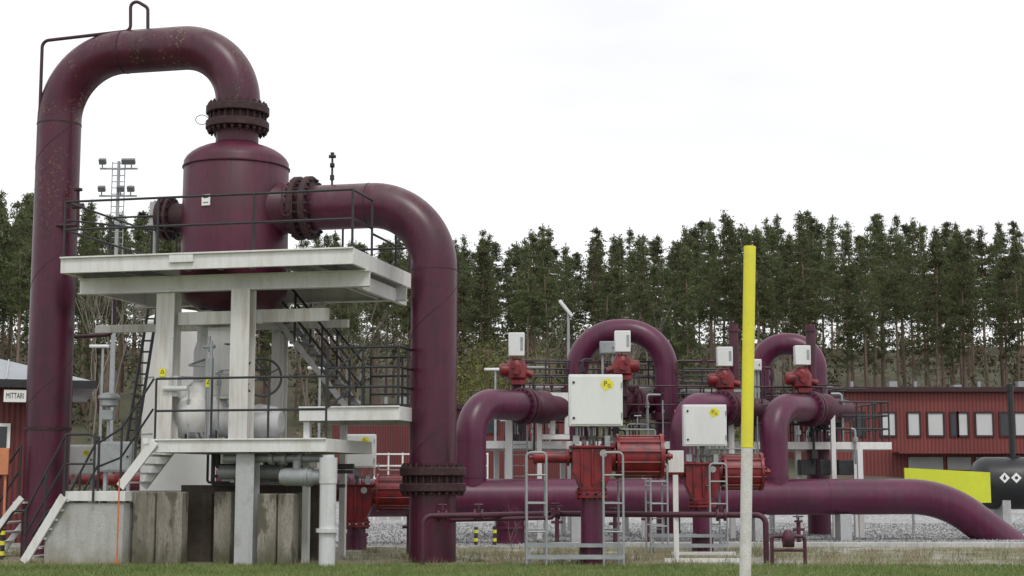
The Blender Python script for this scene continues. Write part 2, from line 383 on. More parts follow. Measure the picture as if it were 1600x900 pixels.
g=G(); g.box(p+nn*.012+ZZ*.05,(.12,.006,.02),(tx,nn,ZZ)); g.box(p+nn*.012-ZZ*.05,(.12,.006,.015),(tx,nn,ZZ)); psplit("nameplate_print",g,M_dark,t)
g=G()
cc=vc+ZZ*8.85-U*.62
g.tube([cc+V((-.13+.13*math.cos(a),-.1,.10*math.sin(a))) for a in [x*.35 for x in range(1,18)]],.008,6); part("wire_loop",g,M_rail,t)
g=G(); q=vc+ZZ*6.95+U*1.25-W*.66; g.tube(fil([q+ZZ*.35,q-ZZ*.25,q+U*.2-ZZ*.25,q+U*.2+ZZ*.35],.09,6),.012,6); part("strap",g,M_mrail,t)

# ---------- arch pipe
def helix(g,pa,pb,r,turns,rr=.009,n=160):
    pa=V(pa);pb=V(pb);ax=(pb-pa).normalized(); x=ax.cross(V((0,1,0)))
    if x.length<.1:x=ax.cross(V((1,0,0)))
    x.normalize(); y=ax.cross(x); pts=[]
    for k in range(n+1):
        a=2*math.pi*turns*k/n; pts.append(pa.lerp(pb,k/n)+(x*math.cos(a)+y*math.sin(a))*(r-.003))
    g.tube(pts,rr,5)
legp=L(-7.2,2.0,0)
t=thing("gas_pipe","tall maroon arched gas pipe rising over the separator","pipe",legp,"large maroon gas pipes")
g=G(); g.tube(fil([vc+ZZ*9.1,vc+ZZ*10.42,legp+ZZ*10.42,legp-ZZ*.1],[1.22,1.4],18),.45,44); part("pipe_run",g,M_pipe,t,60)
g=G(); g.tube([legp+ZZ*2.62,legp+ZZ*2.56],.475,40)
g.tube([legp+ZZ*8.95,legp+ZZ*8.92],.457,40)
g.tube([legp+U*1.45+ZZ*10.42,legp+U*1.48+ZZ*10.42],.457,40)
helix(g,legp+ZZ*.2,legp+ZZ*8.9,.45,3.4); psplit("weld_seam",g,M_flange,t,smooth=60)
rp=vc+U*4.18; rp.z=0
t=thing("gas_pipe","maroon gas pipe bending down from the separator to the lawn","pipe",rp,"large maroon gas pipes")
g=G(); g.tube(fil([vc+ZZ*6.95+U*1.6,rp+ZZ*6.95,rp-ZZ*.1],[1.30],20),.45,44); part("pipe_run",g,M_pipe,t,60)
g=G(); g.flange(rp+ZZ*1.56,ZZ,.64,.50,24); part("flange",g,M_flange,t)
g=G(); helix(g,rp+ZZ*1.8,rp+ZZ*5.6,.45,1.6); g.tube([rp+ZZ*5.6,rp+ZZ*5.62],.455,40); g.tube([rp-U*1.32+ZZ*6.95,rp-U*1.34+ZZ*6.95],.455,40); psplit("weld_seam",g,M_flange,t,smooth=60)
g=G(); q=vc+U*2.05+ZZ*7.38; g.cyl(q,q+ZZ*.6,.022,8); g.cyl(q+ZZ*.12,q+ZZ*.22,.045,8); g.box(q+ZZ*.42,(.09,.07,.08)); g.cyl(q+ZZ*.6-V((.07,0,0)),q+ZZ*.6+V((.07,0,0)),.035,8); g.cyl(q+ZZ*.6,q+ZZ*.68,.04,8)
g.cyl(q+ZZ*.42,q+ZZ*.42-V((0,.12,0)),.03,8); part("gauge_valve",g,M_rail,t)
t=thing("vent_pipe","thin maroon vent pipe looping above the tall arch","pipe",legp-U*.2)
D0=31.3
x0=P(55,352,D0).x; z1=Zp(64,D0)
pts=[P(120,352,D0-.3),P(56,352,D0),V((x0-.0,D0,z1)),P(204,48,D0-.3),P(204,-4,D0-.3),P(231,12,D0-.3),P(231,52,D0-.3)]
g=G(); g.tube(fil(pts,[.12,.15,.12,.12,.12],6),.036,10); part("tube",g,M_mrail,t)
g=G(); q=P(122,322,D0-.3); g.cyl(P(122,360,D0-.3),P(122,298,D0-.3),.035,8); g.cyl(q-V((.12,0,0)),q+V((.12,0,0)),.06,10); g.cyl(P(122,298,D0-.3),P(122,296,D0-.3)+ZZ*.02,.09,12); part("valve",g,M_flange,t)

# ---------- upper platform
aL=Lx(95,0,402); ZU=5.8; DB=3.8
t=thing("steel_platform","white steel service platform with dark railing around the separator","platform",L(aL/2,1.9,0))
g=G(); 
g.lb(aL,0,0,.08,ZU-.30,ZU); g.lb(aL,0,DB-.08,DB,ZU-.30,ZU); g.lb(aL,aL+.08,.08,DB-.08,ZU-.30,ZU); g.lb(-.08,0,.08,DB-.08,ZU-.30,ZU)
g.lb(aL+.0,0,-.05,.0,ZU-.02,ZU+.012); part("edge_beam",g,M_white,t,bevel=.006)
g=G()
va=-3.2; R=1.15
g.lb(aL+.08,va-R,.08,DB-.08,ZU-.05,ZU-.01); g.lb(va+R,-.08,.08,DB-.08,ZU-.05,ZU-.01)
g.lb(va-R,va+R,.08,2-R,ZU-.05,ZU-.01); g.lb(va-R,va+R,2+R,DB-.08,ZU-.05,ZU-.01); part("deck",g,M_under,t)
n=9
for k in range(n):
    g=G()
    a=aL+.3+k*( -aL-.6)/(n-1)
    if abs(a-va)<R: 
        g.lb(a-.03,a+.03,.09,2-R,ZU-.22,ZU-.055)
    else: g.lb(a-.03,a+.03,.09,DB-.09,ZU-.22,ZU-.055)
    part("joist",g,M_under,t)
bz0,bz1=ZU-.62,ZU-.31
a_l=Lx(125,.8,440); a_r=Lx(578,.8,440)
for b in(.8,3.2):
    g=G()
    g.lb(a_l,a_r,b,b+.03,bz0,bz1); g.lb(a_l,a_r,b-.08,b+.11,bz1-.025,bz1-.002); g.lb(a_l,a_r,b-.08,b+.11,bz0,bz0+.025)
    part("girder",g,M_white,t)
g=G(); g.lb(-.55,-.50,.95,3.1,bz0+.03,bz1-.03); part("girder",g,M_white,t)
g=G(); g.lb(-.25,-.15,1.0,3.9,bz0-.02,bz1-.06); part("girder",g,M_white,t)
g=G(); g.lb(a_l+.2,a_l+.3,.95,3.1,bz0+.03,bz1-.03); part("girder",g,M_white,t)
e=.04
rl=G(); railing(rl,[L(aL+e,DB-e,ZU),L(aL+e,e,ZU),L(-e,e,ZU),L(-e,1.2,ZU)],1.1,.024,1.9)
rl.cyl(L(-e,1.2,ZU+.45),L(-e,2.75,ZU+.45),.024,8)
railing(rl,[L(-e,2.75,ZU),L(-e,DB-e,ZU),L(-3.0,DB-e,ZU)],1.1,.024,1.3)
part("railing",rl,M_rail,t)
rl=G(); rl.cyl(L(aL+.05,.1,ZU+.75),L(aL+1.5,1.9,ZU+.75),.022,8); rl.cyl(L(aL+1.5,1.9,ZU),L(aL+1.5,1.9,ZU+1.1),.022,8); rl.cyl(L(aL+1.5,1.9,ZU+1.1),L(aL+.1,1.9,ZU+1.1),.022,8)
part("gate_bar",rl,M_rail,t)
g=G(); g.lb(Lx(265,-.02,412),Lx(302,-.02,412),-.055,-.002,ZU-.17,ZU-.03); part("splice_plate",g,M_white,t,bevel=.004)
def hcol(g,a,b,z0,z1,w=.38,d=.34):
    g.lb(a-w/2,a+w/2,b-d/2,b-d/2+.03,z0,z1); g.lb(a-w/2,a+w/2,b+d/2-.03,b+d/2,z0,z1); g.lb(a-.015,a+.015,b-d/2+.03,b+d/2-.03,z0,z1)
cols=[(Lx(262,1.0,560),1.0),(Lx(379,.75,560),.75),(Lx(437,3.0,560),3.0),(Lx(262,1.0,560)+.5,3.0)]
for i,(a,b) in enumerate(cols):
    g=G(); 
    if i==0 or i==1: hcol(g,a,b,2.32,bz0-.002)
    else: hcol(g,a,b,0,bz0-.002,.26,.26)
    part("column",g,M_rust,t,bevel=.004)
a0,a1_=cols[0][0]-.3,cols[1][0]+.9
for (p0,p1,b0,b1,z0,z1) in((a0+.5,a1_-.65,.98,1.10,4.55,4.80),(Lx(150,2.8,495),a1_+.5,2.78,2.9,4.62,4.78),(a1_-.9,a1_+.6,1.3,1.42,4.60,4.85)):
    g=G(); g.lb(p0,p1,b0,b1,z0,z1); part("cross_beam",g,M_rust,t,bevel=.004)
g=G(); 
g.beam(L(cols[2][0]-.1,2.9,4.55),L(cols[2][0]+1.0,2.9,5.15),.06,.1); part("brace",g,M_rust,t)

# ---------- lower deck
ZL=2.3
a0=Lx(236,0,690); a1_=Lx(510,0,690)
t=thing("service_deck","low white steel deck with dark railing around the valve","platform",L((a0+a1_)/2,1,0))
g=G(); g.lb(a0,a1_,0,.07,ZL-.24,ZL); g.lb(a0,a0+.07,.07,2.6,ZL-.24,ZL); g.lb(a1_-.07,a1_,.07,2.6,ZL-.24,ZL); g.lb(a0,a1_,2.6,2.67,ZL-.24,ZL)
g.lb(a0,a1_,-.04,0,ZL-.02,ZL+.01); g.lb(a0-.12,a0-.002,-.1,.3,ZL-.08,ZL+.02);part("edge_beam",g,M_white,t,bevel=.005)
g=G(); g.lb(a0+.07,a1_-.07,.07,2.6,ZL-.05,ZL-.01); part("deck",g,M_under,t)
g=G(); 
railing(g,[L(a0+.05,.05,ZL),L(a1_-.03,.05,ZL)],1.14,.022,1.15,(1,.47))
g.cyl(L(a1_-.03,.05,ZL+1.14),L(a1_+.35,1.1,ZL+1.75),.022,8); g.cyl(L(a1_-.03,.05,ZL+.55),L(a1_+.35,1.1,ZL+1.15),.022,8)
part("railing",g,M_rail,t)
gs,gt=G(),G()
al=Lx(186,-.1,755)
stairs(gs,gt,L(al,-.05,1.42),L(a0+.1,-.05,ZL-.04),W*.95,5,.05,.17)
psplit("stair_stringer",gs,M_white,t,bevel=.004); psplit("stair_tread",gt,M_white,t)
g=G(); ap=Lx(155,-.05,700)
g.tube([L(a0+.05,-.05,ZL+1.14),L(al,-.05,1.42+1.1),L(ap,-.05,1.3+.95)],.022,8)
g.tube([L(a0+.05,-.05,ZL+.57),L(al,-.05,1.42+.55),L(ap,-.05,1.3+.5)],.022,8)
for a,z in((al,1.42),((al+a0)/2,1.85),(ap,1.2)): g.cyl(L(a,-.05,z-.1),L(a,-.05,z+1.08),.022,8)
part("stair_handrail",g,M_rail,t)
ZM=2.92
m0=Lx(476,1.2,650); m1=Lx(622,.8,650)
t=thing("stair_landing","white steel stair landing and flight with dark handrails","staircase",L((m0+m1)/2,2,0))
g=G(); g.lb(m0,m1,.9,.97,ZM-.26,ZM); g.lb(m1-.07,m1,.97,3.4,ZM-.26,ZM); g.lb(m0,m0+.07,.97,3.4,ZM-.26,ZM); g.lb(m0,m1,3.4,3.47,ZM-.26,ZM)
g.lb(m0,m1,.86,.9,ZM-.02,ZM+.01); part("edge_beam",g,M_white,t,bevel=.005)
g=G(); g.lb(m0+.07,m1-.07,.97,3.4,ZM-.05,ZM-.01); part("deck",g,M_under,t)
g=G(); railing(g,[L(m0+.55,.93,ZM),L(m1-.04,.93,ZM),L(m1-.04,3.4,ZM),L(m0+.6,3.4,ZM)],1.12,.024,.7,(1,.66,.33))
part("railing",g,M_rail,t)
gs,gt=G(),G()
sp=L(m0+.45,2.5,ZM); sq=L(m0+.45-2.35,2.5,ZU-.1)
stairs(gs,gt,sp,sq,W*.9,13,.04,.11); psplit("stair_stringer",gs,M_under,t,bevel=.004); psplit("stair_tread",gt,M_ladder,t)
for o_ in(0,.9):
    g=G()
    for h in(1.0,.5): g.cyl(sp+W*o_+ZZ*h,sq+W*o_+ZZ*h,.026,8)
    for k in range(5): q=sp.lerp(sq,k/4)+W*o_; g.cyl(q,q+ZZ*1.0,.026,8)
    part("handrail",g,M_rail,t)
g=G()
for a,b in((m0+.1,1.1),(m1-.2,3.2),(m0+.1,3.2)): g.lb(a-.06,a+.06,b-.06,b+.06,0,ZM-.27)
psplit("support_leg",g,M_white,t)

# entrance landing, base block, ground stairs
bl0=Lx(70,-.1,820); bl1=Lx(192,-.1,820)
t=thing("entrance_stair","white steel steps and concrete base with dark handrails","staircase",L(bl0,.5,0))
g=G(); g.add([L(bl0,-.1,-.05),L(bl1,-.1,-.05),L(bl1,-.1,1.12),L(bl0+.35,-.1,1.12),L(bl0,-.1,.7),L(bl0,.6,-.05),L(bl1,.6,-.05),L(bl1,.6,1.12),L(bl0+.35,.6,1.12),L(bl0,.6,.7)],
 [(0,1,2,3,4),(9,8,7,6,5),(0,5,6,1),(1,6,7,2),(2,7,8,3),(3,8,9,4),(4,9,5,0)]); part("concrete_base",g,M_lconc,t,bevel=.012)
g=G(); g.lb(Lx(98,-.15,770),bl1+.05,-.15,1.25,1.16,1.34); part("landing_plate",g,M_white,t,bevel=.005)
gs,gt=G(),G()
s1=L(Lx(100,-.2,770),-.2,1.25); s0=L(Lx(38,-.2,860),-.2,.02)
stairs(gs,gt,s0,s1,W*1.3,7,.05,.16); psplit("stringer",gs,M_white,t); psplit("tread",gt,M_white,t)
gs,gt=G(),G(); stairs(gs,gt,L(Lx(-45,1.3,860),1.4,0),L(Lx(30,1.3,770),1.4,1.2),W*.9,6,.05,.12); psplit("stringer",gs,M_white,t); psplit("tread",gt,M_white,t)
for off in(0,1.3):
    g=G()
    g.tube([s0+W*off+ZZ*.95,s1+W*off+ZZ*1.15],.024,8); g.tube([s0+W*off+ZZ*.5,s1+W*off+ZZ*.6],.024,8)
    for k in(0,.5,1): q=s0.lerp(s1,k)+W*off; g.cyl(q,q+ZZ*(.95+.2*k),.024,8)
    g.tube(fil([s0+W*off-U*.6+ZZ*.45,s0+W*off-U*.25+ZZ*.95,s0+W*off+ZZ*.95],.12,5),.024,8)
    if off==0:
        g.tube(fil([s1+ZZ*1.15,s1+U*.6+ZZ*1.15,s1+U*.6-ZZ*.1],.12,5),.024,8); g.cyl(s1+ZZ*.6,s1+U*.6+ZZ*.6,.02,8)
    part("handrail",g,M_rail,t)
g=G()
far0=L(Lx(-30,1.5,840),1.5,0); far1=L(Lx(30,1.5,770),1.5,1.2)
for h in(.55,1.05): g.cyl(far0+ZZ*h,far1+ZZ*h,.024,8)
for k in(.3,.65,1): q=far0.lerp(far1,k); g.cyl(q,q+ZZ*1.05,.024,8)
part("handrail",g,M_rail,t)

# concrete plinths
def plinth(pa,pb,b0,b1,ztop):
    a=Lx(pa,b0,830); b=Lx(pb,b0,830); g=G(); g.lb(a,b,b0,b1,-.1,ztop); solo("concrete_plinth",g,M_conc,"weathered concrete plinth carrying the separator structure","concrete block",bevel=.02,group="concrete plinths under the separator")
plinth(206,240,.12,.42,1.33); plinth(243,284,.15,.42,1.33); plinth(333,360,.55,.85,1.33); plinth(401,430,.15,.5,1.30); plinth(433,457,.18,.5,1.30); plinth(420,470,1.9,2.4,1.3)
g=G(); a=Lx(306,.8,820); g.lb(a-.6,a+.22,1.0,1.2,-.05,1.3); solo("support_wall",g,M_dark,"dark brown block in the gap between plinths","concrete block")
g=G(); g.lb(a-.9,a+2.0,2.05,2.2,-.05,1.45); solo("support_wall",g,M_dark,"dark brown rear wall beneath the service deck","concrete block")
g=G(); a=Lx(379,.1,820); hcol(g,a,.3,-.05,2.04,.36,.3); solo("steel_column",g,M_grey,"grey steel column standing between concrete plinths","column",bevel=.004)

# grey lower vessel / valve between columns
cl=L(Lx(330,1.9,600),1.9,0)
t=thing("pale_valve","pale grey valve and drum with dark handwheel","valve",cl)
g=G(); g.tube([cl+ZZ*4.9,cl+ZZ*4.3,cl+ZZ*4.1,cl+ZZ*3.2],[.3,.3,.36,.36],28); g.tube([cl+ZZ*4.72,cl+ZZ*4.62],.46,28);part("neck",g,M_pale,t)
c0=L(Lx(276,1.5,650),1.5,2.70); c1=L(Lx(440,1.5,650),1.5,2.66)
g=G(); g.tube([c0,c0+U*.05,c0+U*.2,c0+U*.55,c0+U*.75,c1-U*.7,c1-U*.45,c1-U*.1,c1],[.2,.32,.37,.37,.30,.30,.36,.30,.2],32); part("drum",g,M_pale,t)
g=G(); g.rev([(.1,-.42),(.38,-.38),(.52,-.2),(.55,0),(.5,.24),(.3,.40),(.22,.6)],cl-W*.42+ZZ*2.85,n=30); part("bulb_body",g,M_white,t)
g=G(); g.tube([c0+U*.55,c0+U*.61],.43,32); g.tube([c0+U*.66,c0+U*.72],.43,32); g.tube([c1-U*.72,c1-U*.66],.42,32); psplit("drum_flange",g,M_pale,t)
g=G(); xa=Lx(318,1.1,560); xb=Lx(358,1.1,560); g.lb(xa,xb,1.25,1.7,Zp(622,29.6),Zp(508,29.6)); part("tall_cabinet",g,M_white,t,bevel=.02)
g=G(); g.lb(xa+.04,xb-.04,1.235,1.249,Zp(616,29.6),Zp(514,29.6)); part("cabinet_door",g,M_white,t,bevel=.01)
g=G(); g.box(cl+ZZ*3.35-W*.95-U*.35,(.22,.2,.4),(U,W,ZZ)); g.cyl(cl+ZZ*3.3-W*1.1-U*.5,cl+ZZ*3.3-W*1.1,.05,12); g.cyl(cl+ZZ*3.3-W*1.1-U*.35,cl+ZZ*4.3-W*1.1-U*.35,.03,10); part("gearbox",g,M_pale,t,bevel=.012)
g=G(); g.cyl(cl+ZZ*2.4-W*1.15+U*.5,cl+ZZ*4.2-W*1.15+U*.5,.03,10); part("conduit",g,M_galv,t)
for k in range(12):
    g=G()
    a=random.uniform(Lx(275,1,600),Lx(425,1,600)); b=random.uniform(.9,1.6); z=random.uniform(2.9,4.2)
    g.tube(fil([L(a,b,2.32),L(a,b,z),L(a+random.choice([-1,1])*random.uniform(.2,.5),b+.1,z+.02),L(a+random.uniform(-.3,.3),b+.6,z+.2)],.04,4),random.choice([.012,.016,.022]),8)
    g.cyl(L(a,b,z-.3),L(a,b,z-.2),.04,8)
    part("small_tubing",g,M_ladder if k%2 else M_galv,t)
wc=L(Lx(410,1.0,588),1.0,Zp(588,29.2)); g=G(); ax=(W*.9-U*.4).normalized(); xx=ax.cross(ZZ).normalized()
ring=[wc+(xx*math.cos(a)+ZZ*math.sin(a))*.36 for a in [2*math.pi*k/32 for k in range(33)]]
g.tube(ring,.024,8,False)
for k in range(4): a=k*math.pi/2+.5; g.cyl(wc,wc+(xx*math.cos(a)+ZZ*math.sin(a))*.36,.016,6)
g.cyl(wc-ax*.08,wc+ax*.8,.035,10); part("handwheel",g,M_rail,t)
def warn(px,py,b,s,par):
    a,z=La(px,py,b); q=L(a,b,z); g=G(); g.box(q,(s,.012,s*1.25),(U,W,ZZ)); o=part("warning_sign",g,M_yel,par)
    g=G(); h=s*.28; c=q-W*.009+ZZ*s*.12; 
    for sx_ in(-1,1): g.beam(c+U*h*sx_-ZZ*h*.8,c+ZZ*h,.004,s*.07)
    g.beam(c-U*h-ZZ*h*.8,c+U*h-ZZ*h*.8,.004,s*.07); part("warning_symbol",g,M_blk,o)
warn(254,582,.80,.13,t); warn(327,598,.85,.14,t)
g=G()
g.box(L(Lx(327,.95,585),.95,Zp(575,28.9)),(.14,.1,.5),(U,W,ZZ)); q=L(Lx(327,.9,550),.9,Zp(545,28.9)); g.cyl(q,q+ZZ*.3,.03,8); g.cyl(q+ZZ*.1-U*.12,q+ZZ*.1+U*.12,.04,8)
g.cyl(L(Lx(327,.9,640),.9,2.3),q-ZZ*.5,.04,8); part("transmitter",g,M_galv,t,bevel=.01)

# pipes under deck
t=thing("drain_pipework","grey drain pipes and actuator slung beneath the deck","pipes",L(-1.2,.5,0))
g=G(); z=Zp(716,28.5); g.cyl(L(Lx(350,.4,715),.4,z),L(Lx(502,.4,715),.4,z),.075,16)
for px in(392,425,445,470): a=Lx(px,.4,715); g.cyl(L(a-.04,.4,z),L(a+.04,.4,z),.12,16)
part("drain_pipe",g,M_galv,t)
g=G(); g.cyl(L(Lx(345,.9,735),.9,z-.25),L(Lx(440,.9,735),.9,z-.25),.14,18); part("drain_pipe",g,M_galv,t)
g=G(); z=Zp(745,28.4); a=Lx(440,.3,745); b_=Lx(508,.3,745); g.tube([L(a,.3,z),L(a+.1,.3,z),L(b_-.25,.3,z),L(b_-.2,.3,z),L(b_,.3,z)],[.15,.17,.17,.13,.13],22); g.cyl(L(a+.3,.3,z),L(a+.3,.3,z+.3),.08,12); g.cyl(L(a+.5,.3,z),L(a+.55,.3,z),.19,22); part("motor",g,M_galv,t)
a=Lx(512,.15,800); g=G(); g.tube([L(a,.15,z-.1),L(a,.15,-.05)],.15,22); g.cyl(L(a,.15,Zp(826,28.2)),L(a,.15,Zp(832,28.2)),.21,22); g.cyl(L(a,.15,z-.12),L(a,.15,z+.35),.165,20); g.cyl(L(a,.15,z+.35),L(a,.15,z+.40),.11,20);part("standpipe",g,M_pale,t)
for k in range(20):
    g=G()
    a=random.uniform(Lx(290,1,740),Lx(500,1,740)); b=random.uniform(.7,2.2); zz=random.uniform(1.4,1.95)
    g.tube(fil([L(a,b,2.05),L(a,b,zz),L(a+random.uniform(.3,.9),b,zz)],.06,4),random.uniform(.02,.06),8)
    part("small_tubing",g,M_ladder if k%3 else M_galv,t)

# things at left
g=G(); a=Lx(187,-.25,800); g.cyl(L(a,-.3,0),L(a,-.3,Zp(748,28.5)),.014,8); g.cyl(L(a,-.3,.02),L(a,-.3,.06),.05,8);solo("marker_rod",g,M_orange,"thin orange marker rod standing in grass beside plinth","marker rod")
def text(s,size,loc,m,par,rotz=0,name="lettering",align='CENTER',xs=1):
    cu=bpy.data.curves.new("t",'FONT'); cu.body=s; cu.size=size; cu.align_x=align; cu.align_y='CENTER'; cu.extrude=.002
    ob=bpy.data.objects.new("t",cu); link(ob); dg=bpy.context.evaluated_depsgraph_get(); me=bpy.data.meshes.new_from_object(ob.evaluated_get(dg))
    bpy.data.objects.remove(ob)
    me.transform(Matrix.Translation(loc)@Matrix.Rotation(rotz,4,'Z')@Matrix.Rotation(math.pi/2,4,'X')@Matrix.Diagonal((xs,1,1,1)))
    me.materials.clear(); me.materials.append(m); o=bpy.data.objects.new(name,me); link(o); o.parent=par
    if par.type=='EMPTY': o.location=-par.location
    return o
def sticker(t,c,s):
    g=G(); k=s/2
    g.add([c+V((-k,0,.0)),c+V((-k*.35,0,-k*.9)),c+V((k*.9,0,-k*.45)),c+V((k,0,k*.3)),c+V((k*.3,0,k*.95)),c+V((-k*.6,0,k*.75))],[(0,1,2,3,4,5)])
    part("logo_sticker",g,M_yel,t,0)
    text("P",s*.55,c+V((-s*.12,-.004,s*.06)),M_logo,t,name="logo_lettering"); text("G",s*.36,c+V((s*.16,-.004,-s*.08)),M_logo,t,name="logo_lettering")
def cabinet(px0,px1,py0,py1,D,name,label,m,zleg=0,logo=False,dep=.3):
    x0,x1=Xp(px0,D,py0),Xp(px1,D,py0); z1,z0=Zp(py0,D),Zp(py1,D); c=V(((x0+x1)/2,D+dep/2,0))
    t=thing(name,label,"cabinet",(c.x,c.y,zleg))
    g=G(); g.bx(x0,x1,D,D+dep,z0,z1); part("housing",g,m,t,bevel=.015)
    g=G(); g.bx(x0+.03,x1-.03,D-.015,D-.001,z0+.03,z1-.03); part("door",g,m,t,bevel=.006)
    g=G(); 
    for xx in(x0+.08,x1-.08): g.bx(xx-.03,xx+.03,D+.1,D+.16,zleg,z0)
    psplit("leg",g,M_galv,t)
    g=G(); g.cyl(V((x1-.07,D-.016,(z0+z1)/2)),V((x1-.07,D-.04,(z0+z1)/2)),.02,8); part("handle",g,M_rail,t)
    if logo: sticker(t,V((x0+(x1-x0)*.68,D-.02,z0+(z1-z0)*.72)),(x1-x0)*.26)
    return t
cabinet(107,149,695,742,32.5,"control_cabinet","white control cabinet with yellow sticker behind the steps",M_cab,logo=True)
cabinet(157,206,690,737,29.8,"junction_cabinet","plain grey metal box on legs beside the steps",M_galv)
g=G(); x0,x1=Xp(-30,31),Xp(14,31); g.bx(x0,x1,31,31.06,Zp(742,31),Zp(700,31)); g.bx(x1-.1,x1-.05,31.07,31.12,0,Zp(700,31)); g.bx(x0,x0+.06,31.07,31.12,0,Zp(700,31)); solo("orange_barrier",g,M_orp,"dull orange barrier board on posts","barrier",bevel=.01)

t=thing("ladder","dark steel ladder leaning behind the platform","ladder",P(205,690,33))
p0=P(198,690,33);p1=P(240,430,33.4); q0=P(213,690,33);q1=P(254,430,33.4)
g=G(); g.cyl(p0,p1,.035,8); g.cyl(q0,q1,.035,8)
psplit("rail",g,M_ladder,t); g=G()
for k in range(1,15): g.cyl(p0.lerp(p1,k/15),q0.lerp(q1,k/15),.022,6)
psplit("rung",g,M_ladder,t)
g=G(); pts=[P(105,527,33),P(172,523,33),P(179,505,33),P(179,450,33)]; g.tube(fil(pts,.12,6),.045,10); g.cyl(P(105,527,33),V((P(105,527,33).x,33,0)),.045,10); solo("instrument_pipe",g,M_mrail,"thin dark red instrument pipe with an upturned end","pipe")
tc_=P(282,600,36); g=G(); tc_.z=0
t=thing("storage_tank","pale white upright storage tank behind the separator","tank",tc_)
zt_=Zp(483,36); r_=.86
g.rev([(r_,-.05),(r_,zt_-.4),(r_+.02,zt_-.4),(r_+.02,zt_-.34),(r_-.1,zt_-.2),(.35,zt_-.05),(.02,zt_)],tc_,n=48); part("shell",g,M_sgn,t)
g=G(); 
for z in(1.3,2.6,3.9): g.rev([(r_,-.02),(r_+.015,-.01),(r_+.015,.01),(r_,.02)],tc_+ZZ*z,n=48)
psplit("band",g,M_grey,t)
q=P(168,700,30.8); q.z=0; t=thing("gas_detector","pale cylindrical device on a thin pole","instrument",q)
g=G(); g.cyl(q,q+ZZ*3.0,.03,8); part("pole",g,M_galv,t); g=G(); z=Zp(625,30.8); g.rev([(.1,-.14),(.17,-.12),(.17,.0),(.22,.02),(.22,.07),(.17,.12),(.05,.15)],q+ZZ*z,n=24); g.box(q+ZZ*(z-.3),(.22,.2,.2)); part("head",g,M_galv,t,bevel=.01)

# ---------- header line and risers
def hy(x): return 38.2+(x+1.25)*.2
HX=V((1,.2,0)).normalized(); HZ=1.12
x0=Xp(560,37.7); x1=Xp(1445,40.4)
pa=V((x0,hy(x0),HZ)); pb=V((x1,hy(x1),HZ))
t=thing("header_pipe","long plum coloured header pipe diving into the ground","pipe",V((pb.x,pb.y,0)),"large maroon gas pipes")
dn=(HX-ZZ*.72).normalized()
g=G(); g.tube(fil([pa,pb+HX*.55,pb+HX*.55+dn*3.2],[3.0],14),.46,44); part("pipe_run",g,M_head,t,60)
g=G(); q=V((Xp(797,38),hy(Xp(797,38)),0)); g.tube([q+ZZ*1.12,q+ZZ*.75,q+ZZ*.6,q-ZZ*.05],[.44,.42,.36,.36],28)
g.tube([q+ZZ*.42,q+ZZ*.36],.42,28); part("branch_pipe",g,M_head,t)
g=G()
for px in(900,1190,1330): 
    x=Xp(px,39); q=V((x,hy(x),0)); g.box(q+ZZ*.32,(.30,.7,.72))
psplit("saddle",g,M_grey,t,bevel=.01)
g=G()
for px in(960,1150,1300):
    x=Xp(px,39); q=V((x,hy(x),HZ)); g.tube([q-HX*.012,q+HX*.012],.466,40)
psplit("weld_seam",g,M_head,t)
RD=V((.62,.78,0)).normalized(); RZ=3.45
def riser(px,fl=2.0,ext=2.2,r=.385):
    x=Xp(px,38.6); q=V((x,hy(x),0))
    t=thing("riser_pipe","plum coloured riser pipe elbowing back from the header","pipe",q,"riser pipes on the header")
    g=G(); g.tube(fil([q+ZZ*1.2,q+ZZ*RZ,q+ZZ*RZ+RD*fl],[.85],16),r,36); part("pipe_run",g,M_head,t,60)
    g=G(); g.flange(q+ZZ*RZ+RD*(fl+.12),RD,.48,.26,18); part("flange",g,M_vbody,t)
    g=G(); g.tube([q+ZZ*RZ+RD*(fl+.25),q+ZZ*RZ+RD*(fl+ext)],.33,30); g.rev([(.33,-.3),(.42,-.18),(.44,.18),(.33,.3)],q+ZZ*RZ+RD*(fl+.8),RD,30); part("valve_body",g,M_vbody,t)
    g=G(); g.tube([q+ZZ*1.60,q+ZZ*1.64],r+.015,36); g.tube([q+ZZ*2.5,q+ZZ*2.52],r+.005,36); psplit("weld_seam",g,M_head,t)
    return q
r1=riser(736); r3=riser(1073,1.9,r=.35); r4=riser(1222,1.9,r=.355)
def arch(pxl,pxr,pyt,D,r,inner):
    xl,xr=Xp(pxl,D,560),Xp(pxr,D,560); zt=Zp(pyt,D); 
    t=thing("arched_pipe","maroon inverted U pipe above the valve platform","pipe",((xl+xr)/2,D,0),"inverted U pipes")
    w=(xr-xl)/2
    g=G(); g.tube(fil([V((xl,D+.2,2.6)),V((xl,D+.2,zt)),V((xr,D-.2,zt)),V((xr,D-.2,.0))],min(1.15,w*.97),16),r,32); part("pipe_run",g,M_head,t,60)
    g=G(); g.tube([V((xl,D+.2,3.9)),V((xl,D+.2,4.02))],r*1.38,30); g.tube([V((xl,D+.2,4.05)),V((xl,D+.2,4.16))],r*1.38,30)
    g.tube([V((xr,D-.2,3.2)),V((xr,D-.2,3.4))],r*1.38,30); psplit("flange",g,M_vbody,t)
    if inner:
        c=V((Xp(inner,D,630),D-.6,Zp(630,D))); g=G(); g.flange(c,RD,.50,.3,16); g.tube([c-RD*.9,c+RD*.9],.34,28); g.rev([(.34,-.3),(.45,-.15),(.45,.15),(.34,.3)],c-RD*.6,RD,28); part("branch_valve",g,M_vbody,t)
arch(902,1040,517,43,.33,978); arch(1187,1272,538,45,.33,0)

